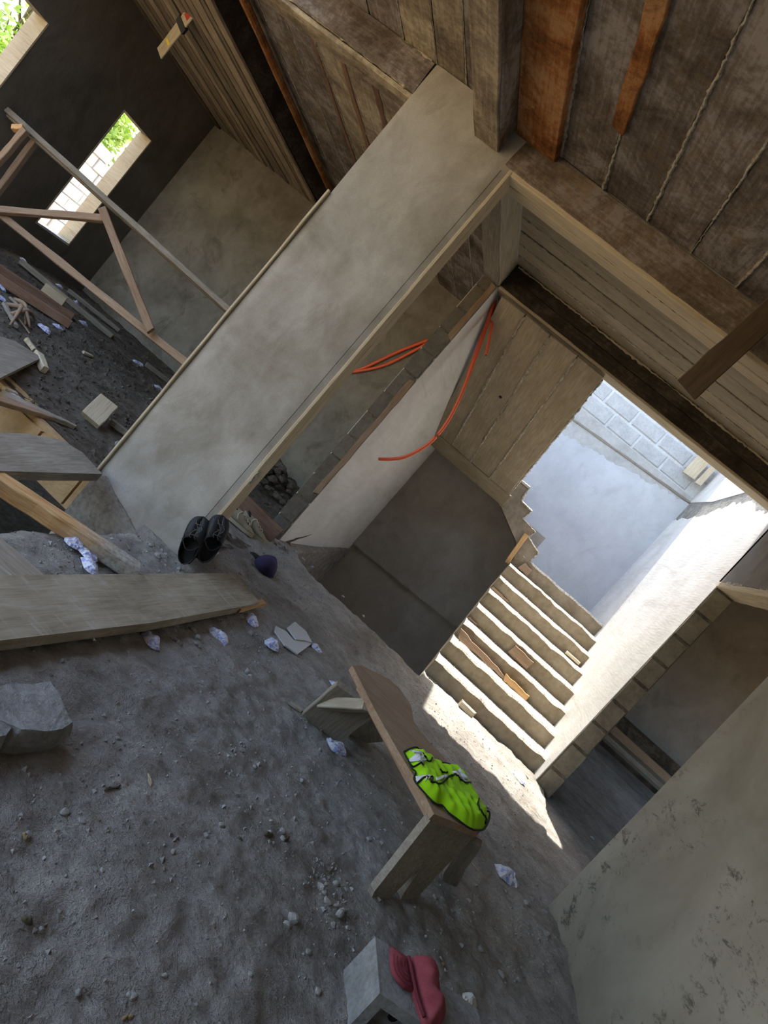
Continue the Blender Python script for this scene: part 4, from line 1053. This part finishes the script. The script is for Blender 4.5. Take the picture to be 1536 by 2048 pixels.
for k, (a, b, w, t, m, lab) in enumerate((((48, 680), (66, 703), .035, .03, 'plank_pale', 'curved pale stick above the grey board sheet'), ((72, 715), (84, 745), .06, .05, 'plank_pale', 'stub of pale wood under the tip of the grey board sheet'), ((8, 612), (30, 655), .04, .025, 'plank_grey', 'grey lath by the broken branches at far left'), ((20, 598), (60, 640), .03, .02, 'plank_grey', 'thin lath crossing the broken branches at far left'), ((38, 640), (58, 668), .018, .012, 'plank_brown', 'thin dark twig below the broken branches'), ((165, 706), (182, 714), .04, .02, 'plank_pale', 'tiny wood chip alone on the dark dirt'), ((218, 848), (262, 880), .05, .04, 'plank_grey', 'grey mortar-caked stick near the pier edge'))):
    rear_board('wood_scrap', lab, a, b, w, t, m, cat='wood scrap', taper=.3)
rear_board('wood_scrap', 'long splintered board with a ragged pointed end', (5, 795), (147, 858), .09, .03, 'plank_grey', cat='wood scrap', taper=.75)
rear_board('wood_scrap', 'second splintered board under the pointed one', (-20, 800), (120, 845), .07, .03, 'plank_brown', cat='wood scrap', taper=.4)
rear_board('wood_scrap', 'short stick lying at the left end of the splintered boards', (5, 780), (30, 792), .03, .025, 'plank_pale', cat='wood scrap')
p = bq(182, 846); tag(board('wood_block', p + Vector((-.03, .02, -.01)), p + Vector((-.10, .16, .13)), .14, .045, MAT['plank_pale'], None, (.3, -.5, .8), 3, .004), 'stubby square plank end tilted up from the dirt', 'wood block')
# hall floor scraps
def hall_board(name, label, a, b, w, t, mat, cat='wood scrap', taper=0.):
    p, q = atz(*a, .01), atz(*b, .01); p.z = floor_h(p.x, p.y) + .001; q.z = floor_h(q.x, q.y) + .001
    return tag(board(name, p, q, w, t, MAT[mat], None, (0, 0, 1), 4, .004, taper), label, cat)
hall_board('wood_scrap', 'short grey lath lying left of the bench', (582, 1402), (606, 1424), .035, .015, 'plank_grey')
hall_board('wood_scrap', 'pale splinter beside the clogs', (424, 1112), (436, 1104), .02, .012, 'plank_pale')
hall_board('wood_scrap', 'bent dark twig on the open floor', (213, 1577), (247, 1569), .004, .004, 'board_dark')
hall_board('wood_scrap', 'short thin straw on the open floor', (301, 1548), (304, 1566), .004, .004, 'plank_pale')
hall_board('wood_scrap', 'pale straw near the right bench leg', (940, 1722), (955, 1740), .005, .004, 'plank_pale')

# trestle scaffold in the back room
sc = tag(empty('timber_trestle', (-4.2, 5.0, .15)), 'rough timber trestle standing in the back room', 'trestle')
def sboard(name, a, b, w, t, mat, y=5.0, dy=0.0, up=(0, -1, .3)):
    return board(name, aty(a[0], a[1], y), aty(b[0], b[1], y + dy), w, t, MAT[mat], sc, up, 8, .004)
sboard('ledger', (-30, 182), (492, 652), .05, .03, 'plank_grey', 4.98)
sboard('ledger', (-30, 190), (492, 657), .035, .04, 'plank_grey', 5.03)
sboard('lower_rail', (-30, 406), (388, 740), .065, .04, 'plank_brown', 5.0)
sboard('brace', (-30, 421), (212, 441), .065, .04, 'plank_brown', 4.95)
sboard('brace', (206, 420), (303, 664), .065, .04, 'plank_brown', 4.90)
sboard('post', (56, 264), (-40, 375), .06, .05, 'plank_brown', 4.93)
sboard('post', (74, 286), (-40, 440), .06, .05, 'plank_brown', 5.06)
sboard('post', (30, 262), (52, 262), .05, .05, 'plank_orange', 4.95)
def bpost(px, py, y):   # legs standing on the dirt, hidden by pier and frame edge
    p = aty(px, py, y); board('post', (p.x, y, .1), (p.x, y, p.z), .06, .05, MAT['plank_brown'], sc, (0, -1, 0), 6)
bpost(470, 630, 5.04); bpost(-20, 190, 5.02)

# ================================================================== HANGING BITS
tag(board('hanging_board', (.205, 3.30, 2.345), (.262, 3.30, 3.0 - .08), .125, .022, MAT['plank_dim'], None, (0, -1, 0), 6, .003), 'smooth brown board hanging down from the ceiling beam at right', 'board')
hr = tag(empty('marked_lath', aty(322, 107, 5.2)), 'pale lath with red and yellow marks sticking out of the strip ceiling', 'lath')
ha, hbp = aty(322, 107, 5.0), aty(420, -20, 4.5)
board('lath', ha, hbp, .085, .02, MAT['plank_pale'], hr, (.2, -.9, -.3), 5, .004)
dd = (hbp - ha)
Wl = frame(ha, hbp, (.2, -.9, -.3))
for (s, w, yy, mt) in ((.18, .03, .0, 'mark_yellow'), (.58, .05, .005, 'mark_red'), (.74, .04, -.01, 'mark_red'), (.86, .04, .0, 'mark_red')):
    L = dd.length
    mk('paint_mark', box_mesh('mk', s * L, s * L + w, yy - .024, yy + .024, .0195, .0215), MAT[mt], Wl, hr)
mk('clip', box_mesh('clip', .44 * dd.length, .52 * dd.length, -.055, .055, -.004, .026), MAT['dark'], Wl, hr)
tag(mk('plumb_string', tube_mesh([(-1.243, 3.407, .12), (-1.240, 3.405, 1.4), (-1.238, 3.407, 2.68)], .0016, 5), MAT['dark']), 'thin dark plumb string along the right edge of the pier', 'string')

# ================================================================== LITTER
SID = [0]
def sachet(px, py, size, label, rear=False, z=None, mat='sachet', asp=.7, grp='empty water sachets'):
    SID[0] += 1; rr = random.Random(SID[0] * 13 + 5)
    p = bq(px, py) if rear else atz(px, py, .012)
    if not rear: p = atz(px, py, (floor_h(p.x, p.y) if z is None else z) + size * .3)
    zz = p.z if z is None else z
    n = 10; out = []
    a0 = rr.uniform(0, 6.28)
    for k in range(n):
        a = 2 * math.pi * k / n; r = size * rr.uniform(.70, 1.12)
        c, s = math.cos(a), math.sin(a) * asp
        c, s = math.copysign(abs(c) ** .8, c), math.copysign(abs(s) ** .9, s)
        out.append((r * (c * math.cos(a0) - s * math.sin(a0)), r * (c * math.sin(a0) + s * math.cos(a0))))
    sd = SID[0] * 7.3
    top = lambda x, y, d: .004 + .40 * size * min(1, d / (size * .5)) * (.75 + .5 * N(x / size * 1.3, y / size * 1.3, sd)) + .22 * size * abs(N(x / size * 2.6, y / size * 2.6, sd + 4))
    m = pillow_mesh(out, size * .16, top, lambda x, y: 0.0)
    m.polygons.foreach_set('use_smooth', [False] * len(m.polygons))
    base = floor_h(p.x, p.y) if not rear else rear_h(p.x, p.y)
    if z is not None: base = z
    return tag(mk('water_sachet', m, MAT[mat], Matrix.Translation((p.x, p.y, base + .001))), label, 'sachet', grp)
for a in ((160, 1084, .062, 'blue printed sachet at the upper end of the cluster by the orange timber'), (180, 1104, .055, 'crumpled sachet second down in the cluster by the orange timber'), (186, 1130, .058, 'clear sachet at the bottom of the cluster by the broad plank'), (214, 1112, .062, 'upright sachet with a blue band against the orange timber'),
          (308, 1277, .045, 'white blue-printed sachet just below the broad plank'), (441, 1266, .056, 'flat printed sachet square under the tip of the broad plank'), (508, 1236, .05, 'sachet by the splintered tip of the broad plank'), (548, 1284, .05, 'white sachet left of the grey mortar flakes'), (634, 1294, .036, 'small white sachet right of the grey mortar flakes'),
          (678, 1487, .055, 'clear sachet in front of the far bench leg'), (672, 1372, .035, 'sachet peeking out beyond the far bench leg'), (1014, 1744, .062, 'flat pale sachet on the floor right of the bench'), (907, 1748, .03, 'small white scrap at the foot of the near bench leg'), (1044, 1550, .05, 'white sachet in the sun at the foot of the stair wall'), (180, 1272, .03, 'sachet corner showing under the broad plank')):
    a = (a[0], a[1], a[2] * (1.15 if a[0] < 220 else 1.4), a[3])
    sachet(*a, z=(.02 if a[0] < 220 and a[1] < 1140 else None))
sachet(946, 1994, .045, 'crumpled pale wrapper with a yellow corner near the maroon cap', mat='sachet_print', grp='wrappers')
for a in ((90, 655, .07, 'curled sachet left of its neighbour below the red timbers'), (117, 652, .06, 'sachet at the end of the red timbers, right one of two'), (166, 648, .06, 'sachet touching the longest pale plank'), (118, 574, .06, 'sachet lying on the longest pale plank near the wall'), (151, 605, .05, 'thin sachet between the two pale planks'), (275, 729, .07, 'sachet at the head of the plank in the far corner'), (318, 779, .07, 'sachet on the dirt just left of the pier'), (46, 522, .06, 'sachet at the far end of the longest pale plank'), (2, 572, .06, 'pale sachet cut off at the left edge, upper one'), (2, 592, .06, 'pale sachet cut off at the left edge, lower one'), (30, 800, .07, 'sachet among the splintered boards')):
    sachet(*a, rear=True)
for (px, py, s, lab) in ((1270, 1556, .09, 'sachet on the planks in the right side room'), (1185, 1676, .03, 'tiny white scrap behind the right wall')):
    p = atz(px, py, .08); sachet(px, py, s, lab, z=.06 if px > 1200 else .0)

def flake(pts, label, z, t=.008):
    P = [atz(a, b, z) for a, b in pts]; c = sum(P, Vector()) / len(P)
    tag(mk('mortar_flake', prism_mesh([(p.x, p.y) for p in P], z - t, z, 'z'), MAT['plaster_blue']), label, 'mortar', 'mortar flakes')
flake([(575, 1255), (590, 1243), (612, 1262), (625, 1285), (608, 1280), (592, 1278)], 'upper grey mortar flake by the broad plank', .022)
flake([(552, 1252), (572, 1262), (588, 1280), (625, 1286), (595, 1308), (570, 1290), (550, 1262)], 'larger lower grey mortar flake by the broad plank', .014)
# purple cap-like bundle, yellow foam scrap
p = atz(537, 1127, .06)
pb = tag(empty('purple_cap', (p.x, p.y, floor_h(p.x, p.y))), 'dark purple cloth cap lying by the stair pit edge', 'cap')
pc = [(p.x + .085 * math.cos(a) * (1 + .15 * math.cos(2 * a + 1)), p.y + .11 * math.sin(a)) for a in [2 * math.pi * k / 16 for k in range(16)]]
pz = floor_h(p.x, p.y)
mk('crown', pillow_mesh(pc, .018, lambda x, y, d: pz + .01 + .085 * min(1, d / .055) ** .5 + .012 * N(x * 20, y * 20), lambda x, y: pz - .005), MAT['purple'], None, pb)
pc2 = [(p.x - .10 + .07 * math.cos(a), p.y + .06 + .06 * math.sin(a)) for a in [2 * math.pi * k / 12 for k in range(12)]]
mk('peak', pillow_mesh(pc2, .018, lambda x, y, d: pz + .018, lambda x, y: pz + .002), MAT['black_trim'], None, pb)
yp = [atz(a, b, .05) for a, b in ((438, 1052), (446, 1049), (450, 1054), (455, 1062), (454, 1068), (447, 1064))]
yo = tag(empty('foam_scrap', yp[0]), 'torn yellow foam scrap between the clogs and the work shoes', 'foam')
mk('foam', prism_mesh([(q.x, q.y) for q in yp], .028, .058, 'z'), MAT['yellow'], None, yo)
mk('black_backing', prism_mesh([(q.x + .01, q.y - .03) for q in yp], .012, .03, 'z'), MAT['black_trim'], None, yo)

# concrete lumps bottom left
def slab_lump(pts, ztop, zbot, grow, seed, label):
    P = [atz(a, b, ztop) for a, b in pts]; c = sum(P, Vector()) / len(P)
    bm = bmesh.new()
    lay = []
    for (z, g) in ((zbot, grow), (zbot * .5 + ztop * .5, grow * 1.15), (ztop - .012, 1.0), (ztop, .93)):
        lay.append([bm.verts.new((c.x + (p.x - c.x) * g, c.y + (p.y - c.y) * g, z)) for p in P])
    n = len(P)
    for a, b in zip(lay[:-1], lay[1:]):
        for k in range(n): bm.faces.new((a[k], a[(k + 1) % n], b[(k + 1) % n], b[k]))
    bm.faces.new(list(reversed(lay[0]))); bm.faces.new(lay[-1])
    bmesh.ops.triangulate(bm, faces=[f for f in bm.faces if len(f.verts) > 4])
    bmesh.ops.subdivide_edges(bm, edges=bm.edges, cuts=3, use_grid_fill=True)
    for v in bm.verts:
        q = v.co * 14 + Vector((seed, 0, 0))
        v.co += Vector((N(q.x, q.y, q.z), N(q.y, q.z, q.x), N(q.z, q.x, q.y))) * .007 + Vector((0, 0, .003 * N(q.x * 3, q.y * 3, q.z * 3)))
    bmesh.ops.recalc_face_normals(bm, faces=bm.faces)
    m = bpy.data.meshes.new('lump'); bm.to_mesh(m); bm.free()
    tag(mk('concrete_lump', m, MAT['chunk']), label, 'concrete', 'broken concrete lumps')
slab_lump([(-40, 1385), (0, 1368), (60, 1362), (104, 1360), (116, 1378), (128, 1410), (152, 1446), (130, 1462), (90, 1466), (40, 1462), (0, 1440), (-40, 1445)], .075, -.01, .95, 2, 'large broken grey concrete slab lump at the left edge')
slab_lump([(-60, 1425), (-10, 1420), (15, 1438), (26, 1455), (14, 1472), (-20, 1478), (-60, 1475)], .07, -.01, 1.0, 9, 'smaller concrete lump cut off by the left edge')
# single stones
rmesh = [rock_mesh(30 + s, 1, .8, .6, 9, 2, .05) for s in range(6)]
stones = [(133, 1618, 10), (165, 1640, 7), (362, 1280, 9), (352, 1272, 8), (388, 1258, 9), (396, 1276, 9), (392, 1286, 7), (400, 1293, 5), (503, 1263, 9), (498, 1340, 9), (500, 1353, 6), (645, 1770, 10), (652, 1778, 8), (658, 1800, 9), (676, 1808, 6), (682, 1826, 11), (690, 1818, 6), (672, 1845, 8), (679, 1850, 5), (700, 1852, 6), (742, 1675, 8), (680, 1760, 8), (1050, 1810, 9), (1062, 1800, 6), (1048, 1560, 5), (870, 1795, 6), (590, 1835, 14), (578, 1845, 9), (568, 1660, 9), (540, 1665, 7), (570, 1675, 8), (60, 1665, 8), (90, 1850, 7), (360, 1135, 7), (318, 1110, 9), (325, 1100, 6), (302, 1088, 6), (120, 1130, 6), (85, 1120, 5), (640, 1500, 6), (512, 1530, 5), (605, 1560, 6), (240, 1475, 6), (300, 1360, 5), (420, 1400, 5), (470, 1500, 6), (350, 1700, 6), (420, 1660, 7), (450, 1645, 8), (205, 1740, 5), (270, 1990, 9), (262, 1985, 6), (165, 1975, 7), (430, 1845, 6), (980, 1610, 5), (1010, 1690, 6), (905, 1820, 5), (960, 1900, 7), (1000, 1950, 8), (1080, 1880, 8), (640, 1980, 8), (620, 1900, 7), (500, 1950, 6), (330, 1950, 6), (720, 1240, 4), (680, 1200, 4), (585, 1110, 5), (600, 1125, 5), (575, 1095, 5), (620, 1140, 5)]
rr = random.Random(3)
for k, (px, py, s) in enumerate(stones):
    p = atz(px, py, .01); dist = math.hypot(p.x, p.y); r = s / FPX * math.sqrt(dist ** 2 + 1.44) * .95
    W = Matrix.Translation((p.x, p.y, floor_h(p.x, p.y) + r * .2)) @ Matrix.Rotation(rr.uniform(0, 6), 4, 'Z') @ Matrix.Scale(r, 4)
    tag(mk('loose_stone', rmesh[k % 6], MAT['gravel'], W), 'small grey stone lying loose on the hall floor', 'stone', 'loose stones on the hall floor')
# gravel and crumbs nobody could count
rr = random.Random(21); sp = []
cl = [(-.2, 2.2, .5), (.36, 2.15, .16), (-1.2, 3.2, .25), (-1.25, 2.5, .25), (.9, 3.2, .5), (1.3, 3.6, .3), (-1.0, 5.0, .3), (-.6, 3.3, .35), (.2, 3.3, .6), (-.3, 1.6, .4), (.6, 4.6, .6), (1.25, 2.9, .3), (-1.1, 4.3, .4)]
while len(sp) < 6500:
    if rr.random() < .5:
        c = rr.choice(cl); x, y = rr.gauss(c[0], c[2] * .5), rr.gauss(c[1], c[2] * .5)
    else: x, y = rr.uniform(-1.4, 1.42), rr.uniform(.9, 5.2)
    if not (-1.40 < x < 1.43 and .8 < y < (5.1 if x < .28 else 5.4)): continue
    s = min(.011, .0018 + .0024 * rr.expovariate(1.0))
    sp.append((x, y, floor_h(x, y), s))
g_ = crumbs('gravel', sp, None, MAT['gravel'], 5, 'fine gravel and mortar crumbs scattered over the hall floor'); g_['category'] = 'gravel'
sp = []
while len(sp) < 5200:
    x, y = rr.uniform(-5.5, -1.5), rr.uniform(3.55, 7.0)
    if rr.random() < .4: x, y = rr.gauss(-3.6, .9), rr.gauss(4.8, .8)
    if not (-5.5 < x < -1.48 and 3.55 < y < 7.0): continue
    sp.append((x, y, rear_h(x, y), min(.028, .005 + .006 * rr.expovariate(1.0))))
g_ = crumbs('wood_chips', sp, None, MAT['dirt_dark'], 6, 'chips and crumbs scattered over the back room dirt'); g_['category'] = 'debris'
# rubble heap by the side doorway and broken branches in the back room
def heap(name, label, cx, cy, rad, hgt, n, seed, mat, smin, smax, base):
    rr = random.Random(seed); root = tag(empty(name, (cx, cy, base)), label, 'rubble')
    ms = [rock_mesh(seed + k, 1, .75, .5, 9, 2, .08) for k in range(4)]
    for k in range(n):
        a, r = rr.uniform(0, 6.28), rad * rr.random() ** .6
        z = base + hgt * max(0, 1 - r / rad) * rr.uniform(.4, 1)
        s = rr.uniform(smin, smax)
        mk('rubble_piece', ms[k % 4], mat, Matrix.Translation((cx + r * math.cos(a), cy + r * math.sin(a), z)) @ Matrix.Rotation(rr.uniform(0, 6), 4, 'Z') @ Matrix.Rotation(rr.uniform(-.6, .6), 4, 'X') @ Matrix.Scale(s, 4), root)
heap('rubble_heap', 'dark heap of rubble inside the side doorway', -2.05, 6.3, .55, .24, 120, 400, MAT['dirt_dark'], .025, .075, .19)
heap('mortar_rubble', 'pale mortar rubble on the dirt beside the pier', -2.10, 3.95, .22, .05, 14, 420, MAT['gravel'], .02, .055, .05)
heap('mortar_rubble', 'crumbled mortar at the end of the pale stair wall', -1.20, 5.12, .14, .03, 22, 440, MAT['gravel'], .008, .026, .045)
for k, (a, b) in enumerate((((14, 610), (60, 655)), ((30, 600), (50, 650)), ((20, 630), (70, 640)), ((40, 612), (20, 650)))):
    p, q = bq(*a), bq(*b); m_ = (p + q) / 2 + Vector((0, 0, .07))
    tag(mk('broken_branch', tube_mesh(spline([p, m_, q], 4), .018, 6, True, lambda s: .022 - .014 * s), MAT['plank_brown']), 'broken dry branch in the small pile at far left', 'branch', 'broken branches at far left')
# planks along the wall of the side room
for k, (a, b, w, t, mt, lab) in enumerate((((1196, 1484), (1300, 1578), .10, .05, 'board_dark', 'dark front plank on the floor of the right side room'), ((1212, 1478), (1318, 1574), .14, .05, 'plank_grey', 'pale middle plank on the floor of the right side room'), ((1222, 1466), (1330, 1562), .10, .10, 'plank_brown', 'brown plank behind the pale one in the right side room'), ((1228, 1456), (1345, 1552), .10, .20, 'board_dark', 'dark plank on edge nearest the wall in the right side room'))):
    p, q = atz(*a, .10 + .03 * k), atz(*b, .10 + .03 * k)
    Y = [8.3, 8.6, 8.85, 9.1][k]
    p = aty(a[0], a[1], Y); q = aty(b[0], b[1], Y)
    p.z = q.z = max(.07, min(p.z, q.z)); p.x -= .3; q.x += .5
    tag(board('floor_plank', p, q, w, t, MAT[mt], None, (0, 0, 1), 8, .004), lab, 'plank', 'planks in the right side room')

# ================================================================== OUTSIDE: block boundary wall and trees
bw = tag(empty('boundary_wall', (-9.0, 9, -.35)), 'concrete block boundary wall with painted sun tone seen through the window', 'wall')
mk('mortar', box_mesh('mortar', -9.18, -9.02, 3, 16, -.4, 1.70), MAT['mortar'], None, bw)
bb = [blk(.385, .19, .08, 60 + s) for s in range(3)]
RZ = Matrix.Rotation(math.pi / 2, 4, 'Z')
for r in range(11):
    y = 8.2 + (.2 if r % 2 else 0); z = -.35 + r * .205
    while y < 11.2:
        if not (r == 10 and (y < 9.4 or y > 10.2)):
            mk('block', bb[r % 3], MAT['block_sun_tone'], Matrix.Translation((-9.0 + .012 * ((r * 7 + int(y * 5)) % 3), y, z)) @ RZ, bw)
        y += .40
def tree(name, label, x, y, h, r, n, seed, loose=False):
    rr = random.Random(seed); root = tag(empty(name, (x, y, -.35)), label, 'tree', 'trees beyond the boundary wall')
    mk('trunk', tube_mesh([(x, y, -.4), (x + .1, y, h * .35), (x - .05, y + .1, h * .7), (x, y, h * .95)], .1, 8, True, lambda s: .11 - .08 * s), MAT['trunk'], None, root)
    V = []; Fc = []; cs = []
    for _ in range(26 if not loose else 18):
        a = rr.uniform(0, 6.28); q = rr.random() ** .5 * r; cs.append((x + q * math.cos(a), y + q * math.sin(a), h * rr.uniform(.38, 1.02)))
    for c in cs:
        mk('branch', tube_mesh([(x, y, c[2] * .7), ((x + c[0]) / 2, (y + c[1]) / 2, c[2] * .88), c], .02, 5, True, lambda s: .03 - .022 * s), MAT['trunk'], None, root) if len(V) < 4000 else None
        for _ in range(n):
            px, py, pz = rr.gauss(c[0], .28), rr.gauss(c[1], .28), rr.gauss(c[2], .26)
            d = Vector((rr.gauss(0, 1), rr.gauss(0, 1), rr.gauss(0, .6))).normalized(); e = d.cross(Vector((rr.gauss(0, 1), rr.gauss(0, 1), rr.gauss(0, 1)))).normalized()
            s = rr.uniform(.05, .11); o = len(V); p = Vector((px, py, pz))
            V += [p - d * s, p + e * s * .45, p + d * s, p - e * s * .45]; Fc.append((o, o + 1, o + 2, o + 3))
    f = mk('foliage', mesh_of('foliage', V, Fc), MAT['leaf'], None, root); f['kind'] = 'stuff'
tree('leafy_tree', 'bushy green tree filling the upper part of the tall window', -13.2, 12.9, 3.0, .9, 260, 1)
tree('leafy_tree', 'green tree behind the bushy one at the left of the tall window', -14.8, 13.2, 2.9, .9, 200, 2)
tree('leafy_tree', 'leafy tree at the foot of the upper left window', -13.0, 10.5, 2.0, .9, 240, 3)
tree('leafy_tree', 'thin open tree against the sky in the upper left window', -14.5, 12.0, 4.4, 1.1, 26, 4, True)
tree('leafy_tree', 'green tree at the upper edge of the upper left window', -12.6, 11.6, 3.4, .45, 60, 5)

# dry leaves and droppings on the hall floor
MAT['dry_leaf'] = m_plain('dry_leaf', (.085, .07, .04), .9)
MAT['dry_leaf_pale'] = m_plain('pale_dry_leaf', (.24, .17, .085), .9)
for k, (px, py, sz, mt, lab) in enumerate(((57, 1664, .016, 'dry_leaf_pale', 'curled pale dry leaf on the floor below the concrete slab lump'), (452, 1642, .022, 'dry_leaf', 'dark dry leaf clump in the middle of the open floor'), (487, 1670, .014, 'dry_leaf', 'small dark leaf right of the leaf clump'), (60, 1833, .020, 'dry_leaf', 'brown dry leaf near the lower left edge'), (262, 2022, .012, 'dry_leaf_pale', 'left half of a split nut shell at the bottom edge'), (274, 2020, .012, 'dry_leaf_pale', 'right half of a split nut shell at the bottom edge'), (434, 1846, .010, 'dry_leaf_pale', 'single small ochre seed husk on the bare floor'), (888, 1926, .018, 'dry_leaf_pale', 'curled ochre leaf right of the maroon cap'), (540, 1665, .028, 'dry_leaf', 'grey green crumpled leaf left of its twin before the bench'), (575, 1672, .030, 'dry_leaf', 'grey green crumpled leaf right of its twin before the bench'))):
    sz *= .75; p = atz(px, py, .015); rr = random.Random(900 + k); a0 = rr.uniform(0, 6.28)
    out = [(sz * (1.0 * math.cos(a) * math.cos(a0) - .55 * math.sin(a) * math.sin(a0)), sz * (math.cos(a) * math.sin(a0) + .55 * math.sin(a) * math.cos(a0))) for a in [2 * math.pi * q / 12 for q in range(12)]]
    m = pillow_mesh(out, sz * .25, lambda x, y, d: .002 + sz * .35 * min(1, d / (sz * .3)) + sz * .5 * abs(N(x / sz * 1.5, y / sz * 1.5, k)), lambda x, y: 0.0)
    tag(mk('dry_leaf', m, MAT[mt], Matrix.Translation((p.x, p.y, floor_h(p.x, p.y) - .002))), lab, 'leaf', 'dry leaves on the hall floor')
